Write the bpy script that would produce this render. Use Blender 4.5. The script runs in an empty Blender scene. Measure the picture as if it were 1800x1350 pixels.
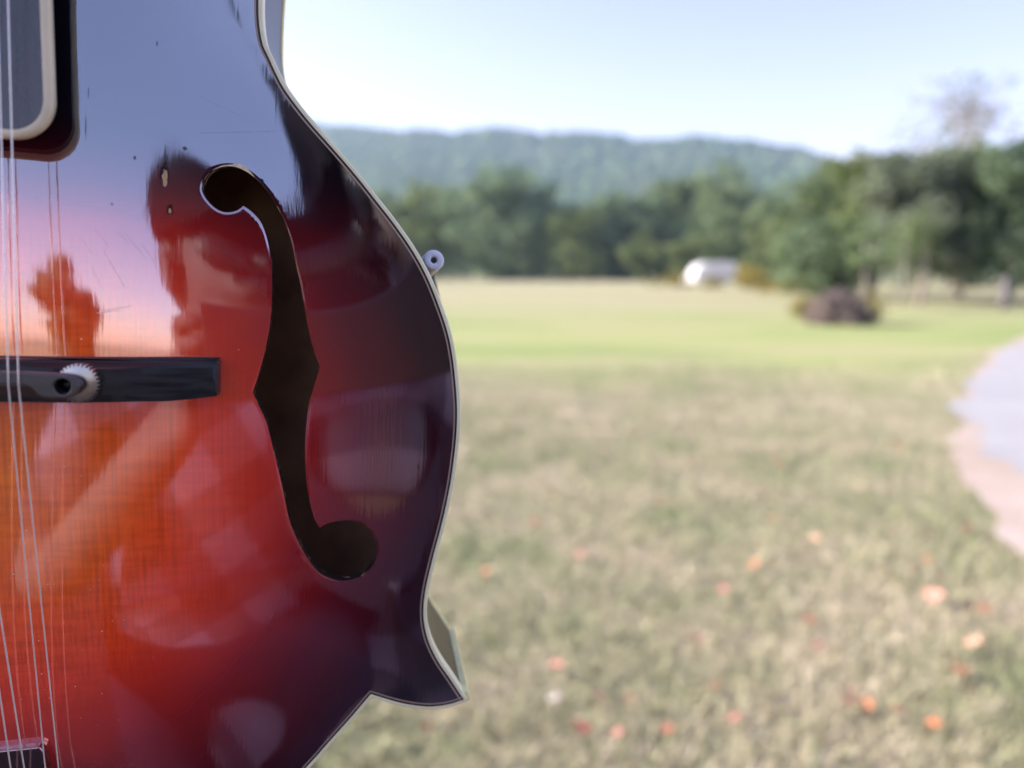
import bpy, bmesh, math, random
import numpy as np
from mathutils import Vector, Matrix
from mathutils.geometry import delaunay_2d_cdt

random.seed(7)
rng = np.random.default_rng(11)
R = math.radians
S = bpy.context.scene
COL = S.collection

# ------------------------------------------------------------------ camera
cam_d = bpy.data.cameras.new('camera')
cam = bpy.data.objects.new('camera', cam_d)
COL.objects.link(cam)
cam.location = (0, 0, 1.3)
cam.rotation_euler = (R(90 - 8.16), 0, 0)
cam_d.sensor_width = 36
cam_d.lens = 27.2
cam_d.clip_start = 0.002
cam_d.clip_end = 6000
cam_d.dof.use_dof = True
cam_d.dof.focus_distance = 0.213
cam_d.dof.aperture_fstop = 6.4
S.camera = cam

# ------------------------------------------------------------------ world
SUN_EL, SUN_AZ = R(26), R(-80)          # azimuth from +Y, negative = towards -X
W = bpy.data.worlds.new('World')
S.world = W
W.use_nodes = True
wn = W.node_tree.nodes
wl = W.node_tree.links
bg = wn['Background']
sky = wn.new('ShaderNodeTexSky')
sky.sky_type = 'NISHITA'
sky.sun_disc = False
sky.sun_elevation = SUN_EL
sky.sun_rotation = SUN_AZ
sky.altitude = 200
sky.air_density = 1.0
sky.dust_density = 0.5
sky.ozone_density = 2.0
tint = wn.new('ShaderNodeMix'); tint.data_type = 'RGBA'; tint.blend_type = 'MULTIPLY'; tint.inputs[0].default_value = 1
tint.inputs[7].default_value = (1.39, .965, 1.05, 1)          # the lilac cast of the evening air, the same all over the sky
wl.new(sky.outputs[0], tint.inputs[6])
wl.new(tint.outputs[2], bg.inputs[0])
bg.inputs[1].default_value = 0.079

sun_d = bpy.data.lights.new('sun', 'SUN')
sun_d.energy = 3.5
sun_d.angle = R(12)
sun_d.color = (1.0, 0.93, 0.84)
sun = bpy.data.objects.new('sun', sun_d)
COL.objects.link(sun)
sd = Vector((math.sin(SUN_AZ) * math.cos(SUN_EL), math.cos(SUN_AZ) * math.cos(SUN_EL), math.sin(SUN_EL)))
sun.rotation_euler = sd.to_track_quat('Z', 'Y').to_euler()

S.view_settings.view_transform = 'Standard'
S.view_settings.look = 'None'
S.view_settings.exposure = 1.98
S.view_settings.gamma = 1
S.view_settings.use_curve_mapping = False
S.render.engine = 'CYCLES'
S.cycles.use_denoising = True
S.cycles.max_bounces = 8
S.cycles.volume_bounces = 1
S.cycles.sample_clamp_indirect = 4
S.cycles.sample_clamp_direct = 40

HAZE = .00026

# ------------------------------------------------------------------ helpers
def tag(o, label=None, cat=None, group=None, kind=None):
    if label: o['label'] = label
    if cat: o['category'] = cat
    if group: o['group'] = group
    if kind: o['kind'] = kind
    return o

def empty(name, loc=(0, 0, 0), label=None, cat=None, group=None):
    o = bpy.data.objects.new(name, None)
    o.empty_display_size = .05
    COL.objects.link(o)
    o.location = loc
    return tag(o, label, cat, group)

def mesh_obj(name, verts, faces, mats, parent=None, smooth=True, midx=None):
    me = bpy.data.meshes.new(name)
    me.from_pydata([tuple(map(float, v)) for v in verts], [], [tuple(map(int, f)) for f in faces])
    if not isinstance(mats, (list, tuple)): mats = [mats]
    for m in mats: me.materials.append(m)
    if midx is not None: me.polygons.foreach_set('material_index', np.asarray(midx, dtype=np.int32))
    me.polygons.foreach_set('use_smooth', [smooth] * len(me.polygons))
    me.update()
    o = bpy.data.objects.new(name, me)
    COL.objects.link(o)
    if parent: o.parent = parent
    return o

def bm_obj(name, bm, mats, parent=None, smooth=True):
    me = bpy.data.meshes.new(name)
    bm.normal_update()
    bm.to_mesh(me); bm.free()
    if not isinstance(mats, (list, tuple)): mats = [mats]
    for m in mats: me.materials.append(m)
    me.polygons.foreach_set('use_smooth', [smooth] * len(me.polygons))
    o = bpy.data.objects.new(name, me)
    COL.objects.link(o)
    if parent: o.parent = parent
    return o

def sharp(o, ang=35):
    me = o.data
    bm = bmesh.new(); bm.from_mesh(me)
    for e in bm.edges:
        if len(e.link_faces) == 2 and e.calc_face_angle(0) > R(ang): e.smooth = False
    bm.to_mesh(me); bm.free()
    return o

def bevel(o, w, seg=2, ang=40):
    m = o.modifiers.new('bevel', 'BEVEL'); m.width = w; m.segments = seg; m.limit_method = 'ANGLE'; m.angle_limit = R(ang)
    m.harden_normals = True
    return o

def nodes(name):
    m = bpy.data.materials.new(name); m.use_nodes = True
    nt = m.node_tree
    return m, nt, nt.nodes['Principled BSDF']

def N(nt, t, **kw):
    n = nt.nodes.new(t)
    for k, v in kw.items():
        if k.startswith('i_'):
            key = k[2:]
            key = int(key) if key.isdigit() else key
            n.inputs[key].default_value = v
        else: setattr(n, k, v)
    return n

def ramp(nt, stops, interp='LINEAR'):
    n = nt.nodes.new('ShaderNodeValToRGB')
    cr = n.color_ramp; cr.interpolation = interp
    while len(cr.elements) > 1: cr.elements.remove(cr.elements[-1])
    for i, (p, c) in enumerate(stops):
        e = cr.elements[0] if i == 0 else cr.elements.new(p)
        e.position = p; e.color = (*c, 1) if len(c) == 3 else c
    return n

def mix(nt, a, b, fac, mode='MIX'):
    n = nt.nodes.new('ShaderNodeMix'); n.data_type = 'RGBA'; n.blend_type = mode
    L = nt.links
    for sock, v in ((n.inputs[0], fac), (n.inputs[6], a), (n.inputs[7], b)):
        if hasattr(v, 'is_output'): L.new(v, sock)
        elif isinstance(v, (int, float)): sock.default_value = v
        else: sock.default_value = (*v, 1) if len(v) == 3 else v
    return n.outputs[2]

def math_n(nt, op, a, b=None, c=None, clamp=False):
    n = nt.nodes.new('ShaderNodeMath'); n.operation = op; n.use_clamp = clamp
    for i, v in enumerate((a, b, c)):
        if v is None: continue
        if hasattr(v, 'is_output'): nt.links.new(v, n.inputs[i])
        else: n.inputs[i].default_value = v
    return n.outputs[0]

def simple_mat(name, col, rough=.5, metal=0, var=.12, scale=40, coat=0, bump=0, spec=.5):
    """plain material with a little procedural unevenness in colour and gloss"""
    m, nt, p = nodes(name)
    tc = N(nt, 'ShaderNodeTexCoord')
    no = N(nt, 'ShaderNodeTexNoise', i_Scale=scale, i_Detail=5.0)
    nt.links.new(tc.outputs['Object'], no.inputs['Vector'])
    lo = tuple(c * (1 - var) for c in col); hi = tuple(min(1, c * (1 + var)) for c in col)
    r = ramp(nt, [(.3, lo), (.7, hi)])
    nt.links.new(no.outputs[0], r.inputs[0]); nt.links.new(r.outputs[0], p.inputs['Base Color'])
    p.inputs['Roughness'].default_value = rough; p.inputs['Metallic'].default_value = metal
    p.inputs['Specular IOR Level'].default_value = spec
    if coat: p.inputs['Coat Weight'].default_value = coat; p.inputs['Coat Roughness'].default_value = .04
    if bump:
        b = N(nt, 'ShaderNodeBump', i_Strength=1.0, i_Distance=bump)
        nt.links.new(no.outputs[0], b.inputs['Height']); nt.links.new(b.outputs[0], p.inputs['Normal'])
    return m

# ------------------------------------------------------------------ setting: ground, track, drive, hill
def px_ground(px, py, z=0.0):
    """where a sight line meets level ground: measured in the photograph, used as plan coordinates"""
    el = (py - 480) / 1374.0
    y = (1.3 - z) / el
    return ((px - 900) / 1374.0 * y, y)

def ground_material():
    m, nt, p = nodes('lawn_ground')
    L = nt.links
    geo = N(nt, 'ShaderNodeNewGeometry')
    sep = N(nt, 'ShaderNodeSeparateXYZ'); L.new(geo.outputs['Position'], sep.inputs[0])
    def noise(scale, detail=4, rough=.6):
        n = N(nt, 'ShaderNodeTexNoise', i_Scale=scale, i_Detail=float(detail), i_Roughness=rough)
        L.new(geo.outputs['Position'], n.inputs['Vector']); return n.outputs[0]
    patch = ramp(nt, [(.32, (.19, .21, .11)), (.48, (.305, .28, .18)), (.60, (.37, .315, .22)), (.72, (.42, .35, .265))])
    L.new(noise(1.6, 6), patch.inputs[0])
    fine = ramp(nt, [(.32, (.45, .5, .42)), (.5, (1, 1, 1)), (.7, (1.45, 1.35, 1.25))])
    L.new(noise(16, 4, .7), fine.inputs[0])
    near = mix(nt, patch.outputs[0], fine.outputs[0], .9, 'MULTIPLY')
    lush = ramp(nt, [(.35, (.235, .295, .105)), (.5, (.33, .36, .145)), (.65, (.385, .36, .195))])
    mp = N(nt, 'ShaderNodeMapping'); mp.inputs['Scale'].default_value = (.12, .42, 1)
    L.new(geo.outputs['Position'], mp.inputs[0])
    nz = N(nt, 'ShaderNodeTexNoise', i_Scale=1.0, i_Detail=4.0); L.new(mp.outputs[0], nz.inputs['Vector'])
    L.new(nz.outputs[0], lush.inputs[0])
    far = ramp(nt, [(.3, (.31, .31, .165)), (.5, (.37, .345, .20)), (.7, (.41, .36, .24))])
    mp2 = N(nt, 'ShaderNodeMapping'); mp2.inputs['Scale'].default_value = (.05, .09, 1)
    L.new(geo.outputs['Position'], mp2.inputs[0])
    nz2 = N(nt, 'ShaderNodeTexNoise', i_Scale=1.0, i_Detail=5.0); L.new(mp2.outputs[0], nz2.inputs['Vector'])
    L.new(nz2.outputs[0], far.inputs[0])
    wob = math_n(nt, 'MULTIPLY_ADD', noise(.3, 4), 10.0, math_n(nt, 'SUBTRACT', sep.outputs['Y'], 5.0))
    w1 = N(nt, 'ShaderNodeMapRange', i_1=8.0, i_2=13.0); L.new(wob, w1.inputs[0])
    w2 = N(nt, 'ShaderNodeMapRange', i_1=18.0, i_2=34.0); L.new(wob, w2.inputs[0])
    c = mix(nt, near, lush.outputs[0], w1.outputs[0])
    c = mix(nt, c, far.outputs[0], w2.outputs[0])
    L.new(c, p.inputs['Base Color'])
    p.inputs['Roughness'].default_value = .95
    p.inputs['Specular IOR Level'].default_value = .1
    b = N(nt, 'ShaderNodeBump', i_Strength=.8, i_Distance=.03); L.new(noise(30, 4), b.inputs['Height'])
    L.new(b.outputs[0], p.inputs['Normal'])
    return m
M_GROUND = ground_material()
gx = np.concatenate([np.linspace(-1580, -60, 9), np.linspace(-40, 40, 41), np.linspace(60, 1580, 9)])
gy = np.concatenate([np.linspace(-430, -30, 6), np.linspace(-10, 40, 41), np.linspace(60, 1780, 12)])
def und(x, y):
    d = math.hypot(x, y)
    return -.015 + .012 * math.sin(x * .9 + 1) * math.sin(y * .7) if d < 45 else -.015
gv = [(x, y, und(x, y)) for y in gy for x in gx]
nx = len(gx)
gf = [(j * nx + i, j * nx + i + 1, (j + 1) * nx + i + 1, (j + 1) * nx + i) for j in range(len(gy) - 1) for i in range(nx - 1)]
tag(mesh_obj('ground', gv, gf, M_GROUND), kind='structure')

def vnoise(x, y, s):
    x = x / s; y = y / s
    i, j = np.floor(x).astype(int), np.floor(y).astype(int); u, v = x - i, y - j
    u = u * u * (3 - 2 * u); v = v * v * (3 - 2 * v)
    h = lambda a, b: (np.sin(a * 127.1 + b * 311.7) * 43758.5453) % 1.0
    return (h(i, j) * (1 - u) + h(i + 1, j) * u) * (1 - v) + (h(i, j + 1) * (1 - u) + h(i + 1, j + 1) * u) * v
def spline(pts, n=8):
    P = np.array(pts, float)
    E_ = np.vstack([2 * P[0] - P[1], P, 2 * P[-1] - P[-2]])
    out = []
    for i in range(1, len(E_) - 2):
        p0, p1, p2, p3 = E_[i - 1], E_[i], E_[i + 1], E_[i + 2]
        for k in range(n):
            t = k / n
            out.append(.5 * (2 * p1 + (p2 - p0) * t + (2 * p0 - 5 * p1 + 4 * p2 - p3) * t * t + (3 * p1 - p0 - 3 * p2 + p3) * t ** 3))
    out.append(P[-1])
    return np.array(out)

def drive_material(name, base, warm):
    m, nt, p = nodes(name)
    L = nt.links
    geo = N(nt, 'ShaderNodeNewGeometry')
    n1 = N(nt, 'ShaderNodeTexNoise', i_Scale=1.3, i_Detail=5.0); L.new(geo.outputs['Position'], n1.inputs['Vector'])
    n2 = N(nt, 'ShaderNodeTexNoise', i_Scale=45.0, i_Detail=3.0); L.new(geo.outputs['Position'], n2.inputs['Vector'])
    r = ramp(nt, [(.35, base), (.65, warm)]); L.new(n1.outputs[0], r.inputs[0])
    r2 = ramp(nt, [(.3, (.75, .75, .75)), (.7, (1.2, 1.2, 1.2))]); L.new(n2.outputs[0], r2.inputs[0])
    L.new(mix(nt, r.outputs[0], r2.outputs[0], .8, 'MULTIPLY'), p.inputs['Base Color'])
    p.inputs['Roughness'].default_value = .85; p.inputs['Specular IOR Level'].default_value = .08
    b = N(nt, 'ShaderNodeBump', i_Strength=.7, i_Distance=.012); L.new(n2.outputs[0], b.inputs['Height']); L.new(b.outputs[0], p.inputs['Normal'])
    return m
# drive: inner (grass-side) edge measured from the photo, the rest of the curve continues out of frame to the right
edge = [px_ground(*q) for q in [(2060, 545), (1900, 578), (1800, 608), (1738, 672), (1718, 735), (1738, 785), (1790, 832), (1860, 870)]] + [(3.1, 4.0), (3.6, 3.0), (4.5, 1.5)]
shoulder = [px_ground(*q) for q in [(2060, 542), (1895, 574), (1785, 603), (1722, 672), (1704, 760), (1708, 840), (1748, 912), (1800, 975)]] + [(2.2, 2.6), (2.55, 1.7), (3.2, .6)]
def sheet(name, e, far, z, mat):
    a = spline(e, 26); b = np.array(far)
    a = a + np.stack([(vnoise(a[:, 1] * 1.0 + 7, a[:, 0] + z * 900, .9) - .5) * .26 + (vnoise(a[:, 1] + 3, a[:, 0] + z * 900, .21) - .5) * .16, np.zeros(len(a))], 1) * np.clip(a[:, 1:2] / 5, .5, 1.3)
    v = [(x, y, z + random.uniform(-.0015, .0015)) for x, y in a] + [(b[0] + (x - 4) * .05, y * 1.0 + b[1], z) for x, y in a]
    n = len(a)
    # several strips across for a gentle crown
    vs, fs = [], []
    K = 5
    for k in range(K):
        t = k / (K - 1)
        for i in range(n):
            vs.append((a[i][0] * (1 - t) + v[n + i][0] * t, a[i][1] * (1 - t) + v[n + i][1] * t, z + .02 * math.sin(math.pi * t)))
    for k in range(K - 1):
        for i in range(n - 1):
            fs.append((k * n + i, (k + 1) * n + i, (k + 1) * n + i + 1, k * n + i + 1))
    return tag(mesh_obj(name, vs, fs, mat), kind='structure')
sheet('drive_shoulder', shoulder, (26, 0), .012, drive_material('sandy_gravel', (.41, .325, .265), (.48, .39, .34)))
sheet('driveway', edge, (26, 0), .018, drive_material('pale_gravel', (.35, .34, .35), (.40, .39, .395)))
# near-black pad added underfoot, out of view, to darken reflections in the lacquer
pv_ = [(x, y, .006 + .004 * math.sin(x * 2 + y)) for y in np.linspace(-22, -.12, 12) for x in np.linspace(-9, 16, 12)]
tag(mesh_obj('added_dark_pad', pv_, [(j * 12 + i, j * 12 + i + 1, (j + 1) * 12 + i + 1, (j + 1) * 12 + i) for j in range(11) for i in range(11)], drive_material('dark_pad_black', (.008, .008, .014), (.013, .012, .02))), kind='structure')
# pale dirt track at the far side of the field
tv, tf = [], []
for i in range(25):
    x = -14 + i * 1.9
    y = 118 + 3 * math.sin(i * .4)
    tv += [(x, y, .05), (x, y + 5.5, .06)]
for i in range(24): tf.append((2 * i, 2 * i + 2, 2 * i + 3, 2 * i + 1))
tag(mesh_obj('dirt_track', tv, tf, drive_material('pale_dirt', (.38, .27, .22), (.48, .42, .42))), kind='structure')

# --- wooded ridge
ridge_px = [(-900, 330), (-300, 300), (0, 262), (250, 240), (450, 226), (580, 229), (640, 233), (700, 241), (760, 239), (800, 244), (870, 234), (950, 243), (1000, 242),
            (1050, 245), (1088, 249), (1112, 259), (1150, 254), (1200, 251), (1250, 252), (1300, 258), (1350, 263), (1400, 270), (1450, 288), (1550, 318), (1750, 340), (2300, 380)]
RY = 1150.0
rxs = np.array([(p[0] - 900) / 1374 * RY for p in ridge_px]); rzs = np.array([1.3 + (480 - p[1]) / 1374 * RY for p in ridge_px])
def hill_h(x, y):
    top = np.interp(x * RY / np.maximum(y, RY), rxs, rzs) - 6
    t = np.clip((y - 420) / (RY - 420), 0, 1)
    prof = t ** 1.15 * (1 - .12 * np.sin(t * math.pi))
    back = np.clip((y - RY) / 500, 0, 1)
    spur = 22 * (vnoise(x, y * .35, 170) - .5) * np.sin(np.clip(t, 0, 1) * math.pi)
    return top * prof * (1 - .5 * back ** 2) + spur - 2
hx = np.linspace(-1350, 1450, 170); hy = np.concatenate([np.linspace(420, 1150, 50), np.linspace(1180, 1700, 12)])
HX, HY = np.meshgrid(hx, hy); HZ = hill_h(HX, HY)
hv = np.stack([HX.ravel(), HY.ravel(), HZ.ravel()], 1)
n_ = len(hx)
hf = [(j * n_ + i, j * n_ + i + 1, (j + 1) * n_ + i + 1, (j + 1) * n_ + i) for j in range(len(hy) - 1) for i in range(n_ - 1)]
def wood_material(name, cols, scale):
    m, nt, p = nodes(name)
    geo = N(nt, 'ShaderNodeNewGeometry')
    n1 = N(nt, 'ShaderNodeTexNoise', i_Scale=scale, i_Detail=5.0); nt.links.new(geo.outputs['Position'], n1.inputs['Vector'])
    r = ramp(nt, list(zip((.3, .5, .7), cols))); nt.links.new(n1.outputs[0], r.inputs[0])
    nt.links.new(r.outputs[0], p.inputs['Base Color']); p.inputs['Roughness'].default_value = .9; p.inputs['Specular IOR Level'].default_value = .1
    return m
M_HILL = wood_material('hill_wood', [(.05, .085, .035), (.07, .11, .05), (.10, .12, .06)], .012)
tag(mesh_obj('hill', hv, hf, M_HILL), kind='structure')
# crowns of the wood on the ridge: one far mass of low crowns
cv, cf = [], []
ico = bmesh.new(); bmesh.ops.create_icosphere(ico, subdivisions=1, radius=1)
iv = np.array([v.co[:] for v in ico.verts]); ifc = [[v.index for v in f.verts] for f in ico.faces]; ico.free()
NC = 7000
qx = rng.uniform(-1000, 900, NC); qy = np.concatenate([rng.uniform(470, 1150, NC - 1800), rng.uniform(1135, 1165, 1800)])
qx[-1800:] = rng.uniform(-700, 600, 1800)
qz = hill_h(qx, qy)
vv, ff = [], []
for k in range(NC):
    r_ = rng.uniform(5, 10)
    v = iv * np.array([r_, r_, r_ * rng.uniform(.7, 1.2)]) * (1 + rng.uniform(-.22, .22, (len(iv), 1))) + np.array([qx[k], qy[k], qz[k] + r_ * .35])
    b0 = len(vv) * 0 + k * len(iv)
    vv.append(v); ff += [[b0 + i for i in f] for f in ifc]
tag(mesh_obj('hillside_forest', np.vstack(vv), ff, M_HILL, smooth=True), kind='stuff')

# ------------------------------------------------------------------ trees
def leaf_material(name, dark, light, trans=.45):
    m, nt, p = nodes(name)
    L = nt.links
    at = N(nt, 'ShaderNodeAttribute', attribute_name='tint')
    geo = N(nt, 'ShaderNodeNewGeometry')
    no = N(nt, 'ShaderNodeTexNoise', i_Scale=.55, i_Detail=3.0); L.new(geo.outputs['Position'], no.inputs['Vector'])
    f = math_n(nt, 'MULTIPLY_ADD', no.outputs[0], .9, math_n(nt, 'MULTIPLY_ADD', at.outputs['Fac'], .7, -.3), clamp=True)
    c = mix(nt, dark, light, f)
    L.new(c, p.inputs['Base Color']); p.inputs['Roughness'].default_value = .7; p.inputs['Specular IOR Level'].default_value = .25
    tr = N(nt, 'ShaderNodeBsdfTranslucent'); L.new(mix(nt, c, (.9, 1.0, .4), .35, 'MULTIPLY'), tr.inputs[0])
    ms = N(nt, 'ShaderNodeMixShader'); ms.inputs[0].default_value = trans
    L.new(p.outputs[0], ms.inputs[1]); L.new(tr.outputs[0], ms.inputs[2])
    L.new(ms.outputs[0], nt.nodes['Material Output'].inputs[0])
    return m
LEAF = {
    'dark': leaf_material('leaves_dark', (.10, .155, .105), (.22, .285, .16)),
    'mid': leaf_material('leaves_mid', (.10, .155, .085), (.24, .29, .14)),
    'pale': leaf_material('leaves_pale', (.10, .15, .06), (.25, .28, .12)),
    'olive': leaf_material('leaves_olive', (.10, .10, .04), (.24, .20, .085)),
    'grey': leaf_material('leaves_grey', (.115, .145, .105), (.25, .285, .20)),
    'meadow': leaf_material('meadow_leaves', (.34, .37, .16), (.52, .52, .25)),
    'gold': leaf_material('weeds_gold', (.19, .16, .045), (.38, .30, .08)),
}
BARK = simple_mat('bark', (.30, .26, .23), .9, scale=6, var=.3)
BARK_PALE = simple_mat('bark_pale', (.34, .31, .30), .85, scale=5, var=.25)

def tube_np(pts, rad, n=6):
    P = np.array(pts, float); V, F = [], []
    for i in range(len(P)):
        d = P[min(i + 1, len(P) - 1)] - P[max(i - 1, 0)]; d /= np.linalg.norm(d) + 1e-12
        a = np.cross(d, [0, 0, 1.0]) if abs(d[2]) < .95 else np.cross(d, [1.0, 0, 0])
        a /= np.linalg.norm(a); b = np.cross(d, a)
        for k in range(n):
            t = 2 * math.pi * k / n
            V.append(P[i] + rad[i] * (math.cos(t) * a + math.sin(t) * b))
    for i in range(len(P) - 1):
        for k in range(n):
            F.append((i * n + k, i * n + (k + 1) % n, (i + 1) * n + (k + 1) % n, (i + 1) * n + k))
    F.append(tuple(range(n))[::-1]); F.append(tuple((len(P) - 1) * n + k for k in range(n)))
    return V, F

def leaf_cloud(centres, radii, per, size, rg):
    """many leaf-sized quads spread through clump volumes; returns verts, faces, tint"""
    c = np.repeat(centres, per, 0); r = np.repeat(radii, per)
    n = len(c)
    d = rg.normal(size=(n, 3)); d /= np.linalg.norm(d, axis=1)[:, None]
    p = c + d * (r * rg.uniform(.35, 1.0, n) ** .6)[:, None] * np.array([1, 1, .8])
    u = rg.normal(size=(n, 3)); u[:, 2] *= .6; u /= np.linalg.norm(u, axis=1)[:, None]
    w = np.cross(u, rg.normal(size=(n, 3))); w /= np.linalg.norm(w, axis=1)[:, None]
    s = size * rg.uniform(.6, 1.3, n)[:, None]
    V = np.stack([p - u * s, p + w * s * .55, p + u * s, p - w * s * .55], 1).reshape(-1, 3)
    F = np.arange(4 * n).reshape(-1, 4)
    t = np.repeat(rg.uniform(0, 1, len(centres)), per) * .65 + rg.uniform(0, .35, n)
    return V, F, np.repeat(t, 4)

def tree(name, x, y, h, w, kind, label, low=.12, clumps=60, per=26, lsize=.3, bark=None, sparse=False, group=None, cat='tree', seed=0, skew=0):
    rg = np.random.default_rng(seed + int(abs(x) * 10 + abs(y) * 7))
    root = empty(name, (x, y, 0), label, cat, group)
    tv_, tf_ = [], []
    def add(pts, rad, n=6):
        V, F = tube_np(pts, rad, n); b = len(tv_); tv_.extend(V); tf_.extend([tuple(i + b for i in f) for f in F])
    lean = rg.uniform(-.05, .05, 2) * h
    tr = max(.05, h * .018)
    add([(0, 0, -.1), (lean[0] * .2, lean[1] * .2, h * .25), (lean[0] * .6, lean[1] * .6, h * .55), (lean[0], lean[1], h * .9)], [tr * 1.35, tr, tr * .7, tr * .2], 8)
    lobes = []
    nl = 7 if not sparse else 9
    for k in range(nl):
        a = rg.uniform(0, 2 * math.pi); f = rg.uniform(max(low + .1, .22), .9)
        prof = 1.35 * (1 - f) + .12 if sparse else math.sin(min(1, (f - low) / (1 - low) * .9 + .13) * math.pi) ** .55
        q = np.array([math.cos(a) * w * .33 * prof + skew * f, math.sin(a) * w * .33 * prof, h * f])
        lobes.append((q, w * rg.uniform(.16, .26)))
        b0 = np.array([lean[0] * f * .6, lean[1] * f * .6, h * max(.15, f * .62)])
        add([b0, (b0 + q) / 2 + [0, 0, h * .03], q], [tr * .5, tr * .3, tr * .1], 5)
    lobes.append((np.array([lean[0], lean[1], h * .86]), w * .18))
    cs, rs = [], []
    for k in range(clumps):
        q, rr = lobes[rg.integers(len(lobes))]
        d = rg.normal(size=3); d /= np.linalg.norm(d)
        c = q + d * rr * rg.uniform(.4, 1.15) * np.array([1, 1, .9])
        c[2] = min(max(c[2], h * low + .1), h * .98)
        cs.append(c); rs.append(w * (rg.uniform(.07, .13) if not sparse else rg.uniform(.022, .045)))
        if sparse:
            add([q, (q + c) / 2 + rg.normal(size=3) * .05, c], [tr * .09, tr * .06, tr * .03], 4)
    if not sparse:                              # lower skirt and core so that little daylight shows through
        for k in range(clumps // 2):
            f = rg.uniform(low, .8); a = rg.uniform(0, 6.28); r2 = rg.uniform(0, .36) * w * math.sin(min(1, .25 + f) * math.pi * .8)
            cs.append(np.array([math.cos(a) * r2 + skew * f, math.sin(a) * r2, h * f])); rs.append(w * rg.uniform(.08, .14))
    V, F, T = leaf_cloud(np.array(cs), np.array(rs), per, lsize, rg)
    mesh_obj('trunk', tv_, tf_, bark or BARK, root)
    cr = mesh_obj('crown', V, F, LEAF[kind], root, smooth=False)
    ca = cr.data.attributes.new('tint', 'FLOAT', 'POINT'); ca.data.foreach_set('value', T.astype(np.float32))
    return root

def at(px, d): return (px - 900) / 1374.0 * d
def htop(py, d): return 1.3 + (480 - py) / 1374.0 * d

FIELD_TREES = [  # px centre, px width, px top, distance, kind, label
    (660, 130, 345, 150, 'dark', 'dark green tree half hidden behind the edge of the mandolin'),
    (748, 150, 326, 150, 'pale', 'pale green round tree just right of the white clamp foot'),
    (892, 200, 300, 140, 'dark', 'tallest dark broad tree standing across the field right of the pale green tree'),
    (1003, 110, 380, 130, 'pale', 'low yellow-green tree at the foot of the tallest dark field tree'),
    (1095, 160, 352, 145, 'dark', 'dark rounded tree standing behind the small yellowish tree'),
    (1128, 70, 405, 122, 'pale', 'small yellowish tree in front of the dark rounded field tree'),
    (1180, 140, 326, 155, 'mid', 'green tree rising between the dark rounded tree and the tree behind the white camper'),
    (1275, 180, 300, 138, 'mid', 'wide mid-green tree standing behind the white camper'),
    (1345, 120, 340, 150, 'dark', 'dark tree standing behind the low yellow-green tree right of the camper'),
    (1368, 120, 388, 112, 'pale', 'yellow-green low tree right of the white camper'),
    (1215, 100, 425, 118, 'pale', 'low yellow-green bushy tree directly left of the white camper'),
]
for i, (px, wpx, top, d, kind, lab) in enumerate(FIELD_TREES):
    h = htop(top, d); w = wpx * 1.18 * d / 1374
    tree('field_tree', at(px, d), d, h, w, kind, lab, low=.0, clumps=110, per=22, lsize=max(.35, w * .035), group='trees along the far side of the field', seed=i)
NEAR_TREES = [
    (1445, 170, 288, 52, 'mid', .10, 'green tree at the left end of the near tree group above the brush pile', BARK),
    (1455, 170, 395, 40, 'dark', .03, 'low dark spreading tree directly behind the brush pile', BARK),
    (1535, 190, 272, 40, 'pale', .24, 'light green tree with slim dark trunks right of the brush pile', BARK),
    (1622, 190, 264, 34, 'grey', .24, 'grey-green tree with thin bare trunks over the pale strip of grass', BARK),
    (1690, 190, 258, 36, 'mid', .20, 'green tree standing above the pale trunk right of the bare trunks', BARK_PALE),
    (1775, 180, 252, 33, 'dark', .16, 'dark dense tree at the right edge above the bend of the drive', BARK),
    (1862, 190, 205, 38, 'mid', .15, 'tall green tree cut by the right edge of the photo', BARK),
]
for i, (px, wpx, top, d, kind, low, lab, bk) in enumerate(NEAR_TREES):
    h = htop(top, d); w = wpx * 1.15 * d / 1374
    tree('shade_tree', at(px, d), d, h, w, kind, lab, low=low * .85, clumps=130, per=28, lsize=.13 + w * .012, bark=bk, group='near trees right of the field', seed=50 + i)
tree('sparse_tree', at(1678, 62), 62, htop(150, 62), 380 * 62 / 1374, 'mid', 'tall thin-leaved tree showing open branches against the sky above the near trees', low=.40, clumps=230, per=7, lsize=.15, sparse=True, seed=91)
BACK_TREES = [(1500, 170, 330, 75, 'mid', 'mid-green tree filling the gap behind the light green near tree'),
              (1600, 180, 318, 72, 'dark', 'dark tree standing behind the grey-green near tree'),
              (1705, 190, 300, 70, 'dark', 'dark broad tree standing behind the pale trunk'),
              (1810, 190, 290, 74, 'mid', 'green tree standing behind the dense tree at the right edge')]
for i, (px, wpx, top, d, kind, lab) in enumerate(BACK_TREES):
    tree('back_tree', at(px, d), d, htop(top, d), wpx * d / 1374, kind, lab, low=.0, clumps=70, per=22, lsize=.32, group='trees behind the near group', seed=120 + i)

# the wood behind the single trees of the far side, one mass
rg = np.random.default_rng(77)
nq = 2300
wx = rg.uniform(at(-700, 170), at(1470, 170), nq); wy = rg.uniform(163, 182, nq)
wt = htop(378, 170) + 5.5 * (vnoise(wx, wy * 0 + 3, 11) - .5) * 2
cs = np.stack([wx, wy, np.maximum(.6, wt * rg.random(nq) ** .7)], 1)
V, F, T = leaf_cloud(cs, np.full(nq, 2.3), 16, .8, rg)
fw = mesh_obj('far_wood', V, F, LEAF['mid'], smooth=False)
fw.data.attributes.new('tint', 'FLOAT', 'POINT').data.foreach_set('value', T.astype(np.float32)); tag(fw, kind='stuff')

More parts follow.
